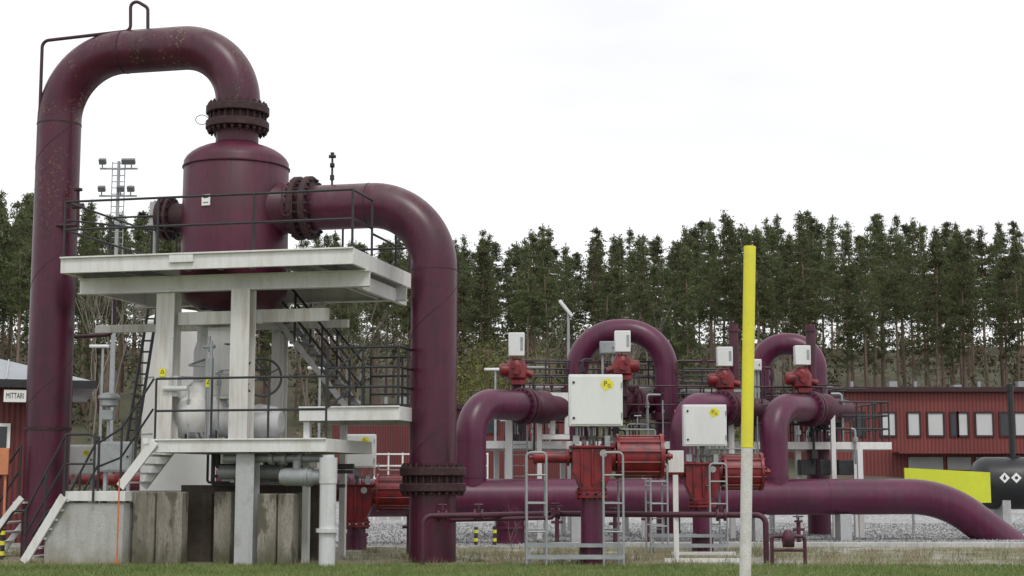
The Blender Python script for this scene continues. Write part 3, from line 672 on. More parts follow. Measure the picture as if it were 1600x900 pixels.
# valve platform
yA=41.0
def dy(x): return yA+.12*(x-Xp(748,41))
xa=Xp(748,41,690); xb=Xp(1394,42.3,690); ZD=2.58
PX=V((1,.12,0)).normalized(); PY=V((-.12,1,0)).normalized()
def Q(x,b,z): q=V((x,dy(x),z)); return q+PY*b
t=thing("valve_platform","long white steel walkway with maroon railing among valves","platform",Q((xa+xb)/2,0,0))
g=G()
def pbx(g,x0,x1,b0,b1,z0,z1):
    c=(Q(x0,b0,z0)+Q(x1,b1,z1))/2; g.box(c,((x1-x0)/PX.x,b1-b0,z1-z0),(PX,PY,ZZ))
pbx(g,xa,xb,0,.08,ZD-.2,ZD); pbx(g,xa,xb,3.2,3.28,ZD-.2,ZD); pbx(g,xa,xa+.08,.08,3.2,ZD-.2,ZD); pbx(g,xb-.08,xb,.08,3.2,ZD-.2,ZD); part("edge_beam",g,M_white,t,bevel=.005)
g=G(); pbx(g,xa+.1,xb-.1,.09,3.19,ZD-.05,ZD-.01); part("deck",g,M_under,t)
g=G()
for px in(795,905,1010,1150,1258,1352):
    x=Xp(px,41.5)
    for b in(.25,2.9): pbx(g,x-.07,x+.07,b,b+.14,0,ZD-.21)
psplit("support_leg",g,M_white,t)
g=G(); railing(g,[Q(xa+.9,.04,ZD),Q(Xp(1290,42),.04,ZD)],1.5,.022,.9,(1,.66,.33)); part("maroon_railing",g,M_mrail,t)
g=G(); railing(g,[Q(xa+.1,3.2,ZD),Q(Xp(1300,42),3.2,ZD)],1.5,.022,1.2,(1,.5)); part("maroon_railing",g,M_mrail,t)
g=G(); railing(g,[Q(Xp(1290,42.2),.02,ZD),Q(xb-.05,.04,ZD),Q(xb-.05,3.2,ZD),Q(Xp(1290,42.2),3.2,ZD)],1.1,.024,.5,(1,.66,.33)); part("dark_railing",g,M_rail,t)
for (u0,u1,b,py0,py1) in((832,1062,1.7,600,562),(1088,1215,1.9,604,572),(1225,1357,2.2,640,600),(1040,1120,.9,640,603)):
    d_=42.6; z0=Zp(py0,d_); z1=Zp(py1,d_)
    g=G(); railing(g,[Q(Xp(u0,d_),b,z0),Q(Xp(u1,d_),b,z0)],z1-z0,.024,.6,(1,.66,.33)); part("upper_railing",g,M_rail,t)
    g=G(); railing(g,[Q(Xp(u0,d_),b+.9,z0),Q(Xp(u1,d_),b+.9,z0)],z1-z0,.024,.9,(1,.5)); part("upper_railing",g,M_mrail,t)
    g=G(); pbx(g,Xp(u0,d_),Xp(u1,d_),b-.03,b+.95,z0-.08,z0-.01); part("upper_deck",g,M_under,t)
    g=G()
    for uu in(u0+4,(u0+u1)/2,u1-4): pbx(g,Xp(uu,d_)-.05,Xp(uu,d_)+.05,b+.3,b+.4,ZD,z0-.09)
    psplit("post",g,M_vbody,t)
g=G()
for px in(841,862,884): x=Xp(px,41); pbx(g,x-.06,x+.06,-.3,-.18,.0 if px==841 else 2.76,3.59)
pbx(g,Xp(833,41),Xp(888,41),-.32,-.16,3.60,3.86); pbx(g,Xp(845,41),Xp(888,41),-.3,-.18,2.62,2.75); part("pipe_support_frame",g,M_white,t,bevel=.004)
for px,w_,zz in((795,.18,3.2),(1147,.14,3.1),(1165,.1,3.4),(1312,.12,3.3),(1355,.14,2.37)):
    x=Xp(px,40.9); g=G(); g.bx(x-w_/2,x+w_/2,Q(x,-.5,0).y,Q(x,-.35,0).y,0,zz); part("pipe_support_post",g,M_white,t,bevel=.004)
for px in(812,1028,1205):
    x=Xp(px,40.8); yq=Q(x,-.15,0).y; g=G()
    for dx in(-.2,.2): g.cyl((x+dx,yq,0),(x+dx,yq,ZD+1.1),.022,8)
    for k in range(9): g.cyl((x-.2,yq,.25+k*.28),(x+.2,yq,.25+k*.28),.014,6)
    part("access_ladder",g,M_galv,t)
g=G()
for px in(1265,1297,1327): x=Xp(px,41.7); pbx(g,x-.22,x+.22,-.05,.18,Zp(742,41.7),Zp(718,41.7))
psplit("instrument_box",g,M_rail,t,bevel=.02)
for k in range(96):
    g=G()
    x=random.uniform(xa+.6,xb-1.0); b=random.uniform(-.2,2.8); z=random.uniform(2.9,4.9 if k%3 else 4.0); r=random.choice([.016,.022,.035])
    dx=random.choice([-1,1])*random.uniform(.2,1.1)
    g.tube(fil([Q(x,b,ZD-.6 if b<0 else ZD),Q(x,b,z),Q(x+dx,b+.05,z)],.08,4),r,8)
    g.cyl(Q(x,b,z-.35),Q(x,b,z-.22),r*2.2,8)
    if k%3==0: g.cyl(Q(x+dx*.5,b+.03,z),Q(x+dx*.5,b+.03,z+.22),.02,6); g.cyl(Q(x+dx*.5-.1,b,z+.22),Q(x+dx*.5+.1,b,z+.22),.022,6)
    if k%4==1: g.box(Q(x,b-.06,z-.7),(.16,.1,.22))
    if k%5==2: g.cyl(Q(x+dx*.7,b,z),Q(x+dx*.7,b-.08,z),.08,12)
    part("impulse_tube",g,(M_flange,M_rail,M_mrail,M_galv)[k%4],t)
for px in(1140,1180): 
    g=G(); x=Xp(px,41.5,660); g.cyl(Q(x,.3,ZD),Q(x,.3,ZD+.5),.12,12); g.cyl(Q(x,.3,ZD+.42),Q(x,.3,ZD+.5),.18,12); part("stub_pipe",g,M_vbody,t)
def small_act(px,pyb,pyt,D,cyl=1,vert=None):
    x=Xp(px,D,pyb); zt=Zp(pyt,D); zb=Zp(pyb,D); q=V((x,D,0))
    t=thing("small_valve_actuator","red valve actuator with a white box on top","valve actuator",V((x,D,3.2)),"small red valve actuators")
    g=G(); g.cyl(q+ZZ*3.2,q+ZZ*(zb-.5),.12,14); g.cyl(q+ZZ*3.75,q+ZZ*3.85,.24,18); part("stem",g,M_flange,t)
    g=G(); c=q+ZZ*(zb-.40); g.tube([c-ZZ*.28,c-ZZ*.2,c+ZZ*.1,c+ZZ*.3],[.18,.28,.28,.18],20); g.tube([c-V((.45*cyl,.05,0)),c-V((.40*cyl,.05,0)),c+V((.1*cyl,0,0))],[.13,.17,.17],16); g.cyl(c+V((0,-.28,0)),c+V((0,-.42,0)),.13,14)
    g.cyl(c+ZZ*.1-V((.1*cyl,.33,0)),c+ZZ*.1-V((.1*cyl,.48,0)),.08,12); g.cyl(c+V((.1,0,0)),c+V((.42*cyl,0,-.12)),.09,12); g.box(c-ZZ*.32+V((.05,-.1,0)),(.35,.3,.12)); part("gearbox",g,M_red,t)
    g=G(); g.bx(x-.21,x+.21,D-.28,D+.02,zb-.04,zt); part("control_box",g,M_cab,t,bevel=.02)
    g=G(); g.bx(x+.1,x+.17,D-.288,D-.281,zb+.1,zt-.12); part("display_window",g,M_galv,t)
    if vert:
        xv=Xp(vert,D,530); g=G(); g.tube([V((xv,D+.1,zb-.5)),V((xv,D+.1,Zp(520,D))),V((xv,D+.1,Zp(507,D)))],[.13,.13,.12],16); g.cyl(V((xv,D+.1,Zp(518,D))),V((xv,D+.1,Zp(513,D))),.16,16); part("spring_cylinder",g,M_vbody,t)
small_act(807,555,521,40.2); small_act(972,549,518,41,-1); small_act(1131,571,543,41.5,1,1147); small_act(1252,569,541,41.5,1,1268)
cabinet(1176,1190,561,579,42.4,"small_box","small pale instrument box on the valve walkway",M_cab,zleg=2.6,dep=.15)
cabinet(937,962,533,553,42.4,"small_box","small pale instrument box on the valve walkway",M_galv,zleg=2.6,dep=.15)

# ---------- big actuators
def big_act(px,D,zo,cs,label,cdx=0):
    x=Xp(px,D,800); q=V((x,D,0)); X=V((1,0,0)); Yv=V((0,1,0))
    t=thing("gas_valve_actuator",label,"valve actuator",q,"big red valve actuators on stems")
    g=G(); g.tube([q-ZZ*.05,q+ZZ*.30,q+ZZ*.30,q+ZZ*.36,q+ZZ*.36,q+ZZ*(1.22+zo)],[.24,.24,.27,.27,.21,.21],26); part("stem",g,M_head,t)
    g=G(); g.tube([q+ZZ*(1.22+zo),q+ZZ*(1.27+zo)],.31,24); g.tube([q+ZZ*(1.30+zo),q+ZZ*(1.35+zo)],.31,24)
    for k in range(10): a=k*math.pi/5; o=V((math.cos(a),math.sin(a),0))*.26; g.cyl(q+o+ZZ*(1.18+zo),q+o+ZZ*(1.4+zo),.022,6)
    part("mounting_flange",g,M_red,t)
    g=G(); a,b,c=.22,.37,.25; z0,z1,z2=1.35+zo,1.72+zo,2.14+zo
    vs=[(x-a,D-c,z0),(x+a,D-c,z0),(x+a,D+c,z0),(x-a,D+c,z0),(x-b,D-c,z1),(x+b,D-c,z1),(x+b,D+c,z1),(x-b,D+c,z1),(x-b,D-c,z2),(x+b,D-c,z2),(x+b,D+c,z2),(x-b,D+c,z2)]
    g.add(vs,[(3,2,1,0),(0,1,5,4),(1,2,6,5),(2,3,7,6),(3,0,4,7),(4,5,9,8),(5,6,10,9),(6,7,11,10),(7,4,8,11),(8,9,10,11)])
    g.bx(x-.42,x+.42,D-.30,D+.30,z2+.001,z2+.05)
    for xx in(-.2,0,.2): g.bx(x+xx-.02,x+xx+.02,D-c-.05,D-c+.01,z0+.1,z2-.02)
    for xx in(-.34,-.17,0,.17,.34): g.cyl(V((x+xx,D-.26,z2+.05)),V((x+xx,D-.26,z2+.08)),.025,6)
    part("scotch_yoke_housing",g,M_red,t,bevel=.012)
    g=G(); cz=1.99+zo; A=q+ZZ*cz
    g.tube([A+X*.36,A+X*.44],.28,24); g.tube([A+X*.46,A+X*.51,A+X*.51,A+X*1.27,A+X*1.27,A+X*1.33],[.42,.42,.36,.36,.42,.42],32)
    g.tube([A+X*1.33,A+X*1.37],[.26,.18],20); g.cyl(A+X*1.36,A+X*1.52,.045,10); g.cyl(A+X*1.44,A+X*1.48,.07,8)
    for k in range(12): a_=k*math.pi/6+.3; o=Yv*math.cos(a_)*.395+ZZ*math.sin(a_)*.395; g.cyl(A+o+X*.43,A+o+X*1.36,.017,6)
    part("pneumatic_cylinder",g,M_red,t)
    g=G(); B=A-ZZ*.02; g.tube([B-X*.36,B-X*1.02,B-X*1.02,B-X*1.08],[.11,.11,.135,.135],18); g.cyl(B-X*1.08,B-X*1.18,.04,10); g.cyl(B-X*.42,B-X*.47,.16,18); part("spring_tube",g,M_red,t)
    cx=x+.06+cdx; w=.50*cs; zb=2.54+zo; zt=zb+.96*cs
    g=G(); g.bx(cx-w,cx+w,D-.45,D-.15,zb,zt); cb=part("cabinet",g,M_cab,t,bevel=.015)
    g=G(); g.bx(cx-w+.035,cx+w-.035,D-.466,D-.451,zb+.035,zt-.035); part("door",g,M_cab,cb,bevel=.006)
    g=G()
    for zz in(zb+.15*cs,zt-.15*cs): g.cyl(V((cx-w+.09,D-.466,zz)),V((cx-w+.09,D-.485,zz)),.024,10)
    psplit("lock",g,M_rail,cb)
    g=G()
    for zz in(zb+.2*cs,zt-.2*cs): g.cyl(V((cx+w-.02,D-.47,zz-.05)),V((cx+w-.02,D-.47,zz+.05)),.012,8)
    psplit("hinge",g,M_galv,cb)
    sticker(t,V((cx+w*.42,D-.47,zb+(zt-zb)*.80)),.25*cs)
    g=G()
    g.cyl(q+ZZ*(z2+.05),q+ZZ*(zb-.0)-Yv*.2,.06,12)
    for k in range(10):
        xx=random.uniform(-.38,.45); g.tube(fil([V((cx+xx,D-.3,zb)),V((cx+xx,D-.3,zb-.18)),V((x+xx*.5,D-.15,zb-.22)),V((x+xx*.5,D-.15,z2))],.04,4),.014,6)
    g.box(V((x-.3,D-.25,z2+.15)),(.12,.12,.16)); g.box(V((x+.28,D-.28,z2+.13)),(.1,.1,.2)); g.cyl(V((x+.2,D-.36,z2-.1)),V((x+.2,D-.40,z2-.1)),.07,14)
    g.tube(fil([V((x+1.2,D,cz+.36)),V((x+1.2,D,cz+.5)),V((x+.5,D-.2,cz+.5)),V((x+.5,D-.2,zb+.1))],.05,5),.014,6)
    part("tubing",g,M_galv,t)
big_act(925,29.0,0,1.0,"red pneumatic valve actuator beneath a large white cabinet")
big_act(1097,34.0,-.26,.94,"red pneumatic valve actuator with white cabinet among step frames",-.02)
big_act(557,35.0,-.72,.78,"red valve actuator with small white cabinet near the plinths",0)
t=thing("red_pipe_spool","red pipe spool behind the entrance steps","pipe",P(140,748,36)); g=G(); g.cyl(P(90,748,36),P(260,752,36),.13,16); g.cyl(P(150,748,36),P(158,748,36),.24,18); g.cyl(P(182,748,36),P(190,748,36),.24,18); part("spool",g,M_red,t)
g=G(); z=P(200,758,38).z; g.tube([V((Xp(190,38),38,z)),V((Xp(560,38),37.8,z))],.40,30); solo("header_extension",g,M_head,"plum coloured pipe behind concrete plinths","pipe",smooth=60)

# ---------- galvanised step frames
def stepframe(pxa,pxb,D,ztop,label,dep=1.3):
    x0=Xp(pxa,D,800);x1=Xp(pxb,D,800); t=thing("step_frame",label,"step platform",((x0+x1)/2,D,0),"galvanised step frames at valves")
    w=.36
    for xs in(x0,x1-w):
        for y in(D,D+dep):
            g=G()
            g.tube(fil([V((xs,y,0)),V((xs,y,ztop)),V((xs+w,y,ztop)),V((xs+w,y,0))],.08,5),.022,10)
            for f in(.3,.55,.8): g.cyl(V((xs,y,ztop*f)),V((xs+w,y,ztop*f)),.016,8)
            part("handrail_hoop",g,M_galv,t)
        g=G()
        for xx in(xs,xs+w): g.cyl(V((xx,D,ztop*.75)),V((xx,D+dep,ztop*.75)),.016,8)
        psplit("side_rail",g,M_galv,t)
    for z,y in((.36,D+.35),(.16,D-.02)):
        g=G()
        g.bx(x0,x1,y,y+.03,z-.04,z+.03); g.bx(x0,x1,y+.3,y+.33,z-.04,z+.03)
        for k in range(int((x1-x0)/.06)): g.bx(x0+k*.06,x0+k*.06+.012,y+.03,y+.3,z-.02,z+.02)
        part("grating_step",g,M_galv,t)
    g=G()
    for xx in(x0+.05,x1-.05):
        for y in(D+.08,D+.6): g.bx(xx-.02,xx+.02,y,y+.04,0,.3)
    psplit("leg",g,M_galv,t)
stepframe(823,974,28.3,2.05,"galvanised step frame with tall hoops around the big valve")
stepframe(1017,1136,33.2,1.9,"galvanised step frame around the second valve",1.2)
t=thing("steel_stand","white rectangular steel stand in dry grass","stand",P(1060,880,30)); g=G(); D=29.6
x=Xp(1055,D); g.bx(x-.05,x+.05,D,D+.08,0,Zp(742,D)); g.bx(Xp(1035,D),Xp(1150,D),D-.2,D-.14,.0,.08); g.bx(Xp(1050,D),Xp(1150,D),D+.3,D+.36,.12,.18); g.bx(Xp(1044,D),Xp(1068,D),D-.02,D+.1,Zp(738,D),Zp(704,D))
part("upright_frame",g,M_white,t,bevel=.005)
t=thing("small_gas_pipe","thin maroon pipe on legs running past the valves","pipe",(Xp(900,28.6),28.6,0))
D=29.1; zl=Zp(805,D); g=G(); xL,xR=Xp(662,28.8),Xp(1194,D)
g.tube(fil([V((xL,28.75,-.05)),V((xL,28.75,zl)),V((Xp(760,D),D,zl)),V((Xp(870,D),D+1.2,zl)),V((xR,D,zl)),V((xR,D,-.05))],.16,7),.055,16)
g.tube(fil([V((Xp(865,D),D+.1,zl+.12)),V((Xp(865,D),D+.1,zl-.05)),V((Xp(700,D),D+.4,zl-.1))],.08,5),.04,12)
psplit("pipe_run",g,M_vbody,t)
for px in(692,748,870,1125,1165):
    g=G()
    x=Xp(px,D); yy=D if px<800 or px>1100 else D+1.1; g.cyl(V((x-.09,yy,zl)),V((x-.05,yy,zl)),.11,16); g.cyl(V((x+.05,yy,zl)),V((x+.09,yy,zl)),.11,16); g.cyl(V((x-.05,yy,zl)),V((x+.05,yy,zl)),.07,12); g.cyl(V((x,yy,zl)),V((x,yy,zl+.2)),.035,8); g.cyl(V((x-.08,yy,zl+.19)),V((x+.08,yy,zl+.19)),.025,8)
    part("valve",g,M_vbody,t)
t=thing("hydrant_assembly","small maroon hydrant frame standing in the dry grass","pipe",P(1230,885,28.8)); g=G(); D=28.6
xa_,xb_=Xp(1203,D),Xp(1254,D); z=Zp(838,D); g.tube(fil([V((xa_,D,-.05)),V((xa_,D,z)),V((xb_,D,z)),V((xb_,D,-.05))],.06,5),.035,12); g.cyl(V((xa_,D,z-.25)),V((xb_,D,z-.25)),.03,10)
x=(xa_+xb_)/2; g.tube([V((x,D,z-.2)),V((x,D,z-.1)),V((x,D,z+.02)),V((x,D,z+.12))],[.06,.12,.12,.05],14); g.cyl(V((x-.1,D,z-.12)),V((x+.1,D,z-.12)),.08,14); part("pipework",g,M_vbody,t)
for px,D,zt in((960,36.8,.75),(1010,36.9,.9),(1245,36.9,.55),(640,33,.8),(700,36.8,.6),(870,36.9,.8)):
    x=Xp(px,D); t=thing("vent_riser","small dark maroon vent riser on the gravel","pipe",(x,D,0),"small vent risers"); g=G(); g.cyl((x,D,-.05),(x,D,zt),.05,12); g.cyl((x,D,zt),(x,D,zt+.05),.1,14); g.cyl((x-.14,D,zt*.7),(x+.14,D,zt*.7),.035,10); part("pipe",g,M_vbody,t)
    g=G(); g.tube([V((x+.12*math.cos(a),D+.12*math.sin(a),zt+.14)) for a in [k*math.pi/6 for k in range(13)]],.014,6,False); g.cyl((x,D,zt+.05),(x,D,zt+.15),.02,8); g.cyl((x-.12,D,zt+.14),(x+.12,D,zt+.14),.01,6); part("handwheel",g,M_rail,t)
for px,D,h_,n_ in((744,37.5,.42,2),(773,37.5,.42,2),(10,30.6,.6,3)):
    x=Xp(px,D); t=thing("striped_bollard","yellow and black striped bollard","bollard",(x,D,0),"striped bollards")
    g=G(); g.cyl((x,D,0),(x,D,h_),.045,12); part("post",g,M_blk,t); g=G()
    for k in range(n_): g.cyl((x,D,.08+k*.2),(x,D,.16+k*.2),.048,12)
    psplit("band",g,M_yel,t)

# ---------- marker post
D=18; t=thing("marker_post","slender yellow and white marker post standing in grass","post",(Xp(1163,D,890),D,0))
b0=V((Xp(1162,D,900),D,-.1)); tp=P(1171.5,385,D); mid=b0.lerp(tp,(Zp(700,D)+.1)/(tp.z+.1))
g=G(); g.cyl(b0,mid,.068,20); part("lower_post",g,M_pwht,t); g=G(); g.cyl(mid,tp,.072,20); part("yellow_sleeve",g,M_yel,t,bevel=.006)

# ---------- yellow panel and black tank
D=43.2; t=thing("yellow_board","bright yellow green board standing behind the header pipe","board",(Xp(1480,D),D,0)); g=G()
p=[P(1413,731,D),P(1547,738,D+.6)]; zb=Zp(786,D)
pl=V((p[0].x,D,zb)); pr_=V((p[1].x,D+.6,zb)); dv=V((0,.06,0))
g.add([pl,pr_,p[1],p[0],pl+dv,pr_+dv,p[1]+dv,p[0]+dv],[(0,1,2,3),(7,6,5,4),(0,3,7,4),(1,5,6,2),(3,2,6,7),(0,4,5,1)]); part("panel",g,M_panel,t)
g=G(); 
for k in(.1,.9): q=p[0].lerp(p[1],k); g.bx(q.x-.03,q.x+.03,q.y+.1,q.y+.16,0,q.z-.05)
psplit("post",g,M_galv,t)
D=46.5; r=.78; zc=Zp(755,D); xl=Xp(1513,D)
t=thing("black_tank","black horizontal gas tank with hazard diamonds and vent stack","tank",(xl+2.5,D,0)); g=G()
g.tube([V((xl,D,zc)),V((xl+.06,D,zc)),V((xl+.2,D,zc)),V((xl+.42,D,zc)),V((xl+5,D,zc)),V((xl+5.3,D,zc)),V((xl+5.4,D,zc))],[.15,.42,.65,r,r,.5,.1],40); part("shell",g,M_black,t,60)
g=G(); 
for dx in(.9,4.3): g.bx(xl+dx-.12,xl+dx+.12,D-.6,D+.6,0,zc-.5)
psplit("saddle",g,M_grey,t)
g=G(); x=Xp(1582,D); g.tube([V((x,D,zc+.7)),V((x,D,Zp(622,D))),V((x,D,Zp(600,D)))],.09,14); g.cyl(V((x,D,Zp(610,D))),V((x,D,Zp(602,D))),.12,14); g.cyl(V((x,D,zc+.7)),V((x,D,zc+.82)),.2,18); part("vent_stack",g,M_black,t)
for px in(1555,1573):
    x=Xp(px,D); c=V((x,D-r-.006,zc+.16)); s=.155; g=G(); g.add([c+V((-s,0,0)),c+V((0,0,-s)),c+V((s,0,0)),c+V((0,0,s))],[(0,1,2,3)]); part("hazard_diamond",g,M_sgn,t,0)
    c=c-V((0,.006,0)); g=G()
    if px==1555: g.add([c+V((-.05,0,-.02)),c+V((0,0,-.07)),c+V((.05,0,-.02)),c+V((.0,0,.09))],[(0,1,2,3)])
    else: g.add([c+V((.05*math.cos(k),0,.05*math.sin(k))) for k in [i*.7 for i in range(9)]],[tuple(range(9))])
    part("hazard_symbol",g,M_blk,t,0)

# ---------- buildings
def building(name,label,px0,px1,D,pyt,pyb,wins,m,dep=14,wtop=646,wbot=680):
    x0,x1=Xp(px0,D,650),Xp(px1,D,650); zt=Zp(pyt,D); zb=hill(D)-.6
    t=thing(name,label,"building",((x0+x1)/2,D+dep/2,zb))
    g=G(); g.bx(x0,x1,D,D+dep,zb,zt); part("wall",g,m,t)
    g=G(); g.bx(x0-.3,x1+.3,D-.35,D+dep+.3,zt+.002,zt+.28); rf=part("roof",g,M_flange,t,bevel=.02)
    for k in range(5):
        g=G()
        xx=x0+(x1-x0)*(k+.35)/5; g.bx(xx-.22,xx+.22,D+3,D+3.5,zt+.28,zt+.6+.2*(k%2)); part("vent",g,M_galv,rf)
        g=G(); g.cyl((xx+1.5,D+4,zt+.28),(xx+1.5,D+4,zt+.85),.1,10); part("vent",g,M_galv,rf)
    for a,b,kind in wins:
        xa,xb=Xp(a,D,660),Xp(b,D,660); z1,z0=Zp(wtop,D),Zp(wbot,D)
        g=G(); 
        for (u0,u1,w0,w1) in((xa-.1,xb+.1,z1,z1+.1),(xa-.1,xb+.1,z0-.1,z0),(xa-.1,xa,z0,z1),(xb,xb+.1,z0,z1)): g.bx(u0,u1,D-.08,D+.02,w0,w1)
        wn=part("window",g,M_flange,t)
        g=G(); g.bx(xa,xb,D-.03,D+.01,z0,z1); part("pane",g,M_blind if kind else M_glass,wn)
    return t
ws=[(1290,1303,1),(1335,1350,0),(1376,1398,1),(1419,1436,1),(1450,1473,1),(1486,1495,0),(1497,1511,1),(1525,1550,1),(1563,1578,0),(1586,1603,1),(1615,1638,1),(1655,1678,1)]
tb=building("red_building","long low red clad building with white blinded windows",1278,1800,84,613,735,ws,M_wall)
g=G(); D=83.5; g.bx(Xp(1398,D),Xp(1800,D),D-.9,D+.45,Zp(709,D),Zp(706,D)); part("canopy",g,M_wall,tb)
g=G()
for a,b in((1422,1476),(1483,1520),(1528,1600),(1612,1690)): g.bx(Xp(a,D),Xp(b,D),D+.40,D+.46,Zp(734,D),Zp(714,D))
psplit("loading_door",g,M_door,tb)
building("red_building","low red clad building seen behind the valves",520,900,78,640,730,[(700,712,0),(760,776,0)],M_wall2,wtop=655,wbot=675)
ba=math.radians(17); BU=V((math.cos(ba),math.sin(ba),0)); BW=V((-math.sin(ba),math.cos(ba),0))
C0=V((Xp(112,39,650),39,0))
def BL(a,b,z): return C0+BU*a+BW*b+ZZ*z
t=thing("meter_building","red clad meter building with grey sheet roof and sign","building",BL(-7,3,0))
ze=Zp(604,39)
def bb(g,a0,a1,b0,b1,z0,z1): g.box(BL((a0+a1)/2,(b0+b1)/2,(z0+z1)/2),(abs(a1-a0),abs(b1-b0),abs(z1-z0)),(BU,BW,ZZ))
g=G(); bb(g,-14,0,0,7,-.1,ze); part("wall",g,M_wall2,t)
rz=ze+1.15; e0=ze-.02; ov=.55; th=V((0,0,.12))
pts=[BL(-14.5,-ov,e0),BL(ov,-ov,e0),BL(ov,7+ov,e0),BL(-14.5,7+ov,e0),BL(-14.5,3.5,rz),BL(-3.4,3.5,rz)]
g=G(); g.add(pts+[p+th for p in pts],[(0,4,5,1),(1,5,2),(2,5,4,3),(0,3,4),(6,7,11,10),(7,8,11),(8,9,10,11),(6,10,9),(0,1,7,6),(1,2,8,7),(2,3,9,8),(3,0,6,9)])
rf=part("roof",g,M_roof,t,20)
g=G()
for k in range(22):
    a=-14+k*.62; f=1 if a<-3.4 else (ov-a)/(ov+3.4)
    g.beam(BL(a,-ov,e0+.14),BL(a,-ov+(3.5+ov)*f,e0+(rz-e0)*f+.14),.03,.05)
psplit("roof_seam",g,M_grey,rf)
g=G(); bb(g,-14.5,ov+.02,-ov-.09,-ov-.01,e0-.06,e0+.14); part("gutter",g,M_rail,t)
hz=.30; zs1=ze-.14; zs0=zs1-hz; sb=-ov-.02
def Ba(px):
    return min(((abs(px-(800+F*BL(-k*.02,sb,0).x/(BL(-k*.02,sb,0).y*ct+(zs0-CH)*st))),-k*.02) for k in range(400)),key=lambda q:q[0])[1]
g=G(); s0_,s1_=Ba(5),-.05; bb(g,s0_,s1_,sb-.02,sb+.02,zs0,zs1); sg=part("sign_board",g,M_sgn,t)
for f_ in(.1,.5,.9):
    g=G(); a=s0_+(s1_-s0_)*f_; bb(g,a-.02,a+.02,sb+.021,-.001,zs0+.1,zs0+.14); part("sign_bracket",g,M_rail,t)
text("MITTARI",hz*.68,BL(s0_+.05,sb-.026,(zs0+zs1)/2),M_blk,t,rotz=ba,align='LEFT',name="sign_lettering",xs=.56)
text("O",hz*.68,BL(s1_-.05,sb-.026,(zs0+zs1)/2),M_blk,t,rotz=ba,align='RIGHT',name="sign_lettering",xs=.6)
wz1,wz0=ze-.95,ze-1.65
g=G(); wa=Ba(18); bb(g,wa-1.5,wa,-.05,-.003,wz0,wz1); wn=part("window",g,M_sgn,t)
g=G(); bb(g,wa-1.42,wa-.08,-.07,-.052,wz0+.08,wz1-.08); part("pane",g,M_glass,wn)

D=60; g=G(); t=thing("white_fence","white tubular rail fence on the gravel","fence",(Xp(620,D),D,0))
for k in range(9): x=Xp(585,D)+k*.55; g.bx(x-.03,x+.03,D,D+.06,0,2.6)
for z in(1.0,1.6,2.1,2.55): g.bx(Xp(585,D),Xp(585,D)+4.4,D-.02,D+.0,z-.03,z+.03)
part("rails",g,M_white,t)
def mast(px,D,pytop,label):
    x=Xp(px,D,pytop); zt=Zp(pytop,D); t=thing("floodlight_mast",label,"light mast",(x,D,hill(D)-.2)); g=G(); g.tube([V((x,D,hill(D)-.2)),V((x,D,zt))],[.13,.06],12)
    part("pole",g,M_galv,t)
    for dz in(0,-1.1):
        g=G(); g.bx(x-.75,x+.75,D-.04,D+.04,zt+dz-.33,zt+dz-.27); part("crossarm",g,M_galv,t)
    g=G()
    for k in range(14): g.bx(x-.27,x+.2,D+.1,D+.13,zt-3.3+k*.25-.02,zt-3.3+k*.25+.01)
    g.bx(x-.3,x-.27,D+.1,D+.13,zt-4,zt); g.bx(x+.2,x+.23,D+.1,D+.13,zt-4,zt)
    part("climbing_ladder",g,M_galv,t)
    for dz in(0,-1.1):
        for dx in(-.6,.55,.15 if dz else .3):
            g=G(); c=V((x+dx,D-.2,zt+dz-.05)); ax=V((0,-.8,-.6)); ay=V((0,-.6,.8)); g.box(c,(.28,.16,.22),(V((1,0,0)),ax,ay)); g.cyl(c,c-ZZ*.25,.03,6); part("lamp",g,M_lampg,t,bevel=.02)
mast(186,60,252,"tall floodlight mast with several lamps behind the pipes")
def lamp(px,D,py,label,tilt=.4):
    x=Xp(px,D,py); zt=Zp(py,D); t=thing("street_lamp",label,"street lamp",(x,D,hill(D)-.2),"street lamps"); g=G(); g.tube([V((x,D,hill(D)-.2)),V((x,D,zt))],[.06,.04],10); part("pole",g,M_galv,t)
    g=G(); a=V((math.cos(tilt),0,-math.sin(tilt))); g.beam(V((x,D,zt))-a*.45,V((x,D,zt))+a*.2,.2,.1); part("lamp_head",g,M_cab,t,bevel=.03)
lamp(161,52,541,"slim grey street lamp behind the platform",0); lamp(888,48,487,"street lamp with a tilted pale head above the pipes",.9); lamp(774,62,577,"small street lamp among the trees",0); lamp(500,56,575,"small lamp beyond the stair landing",0)

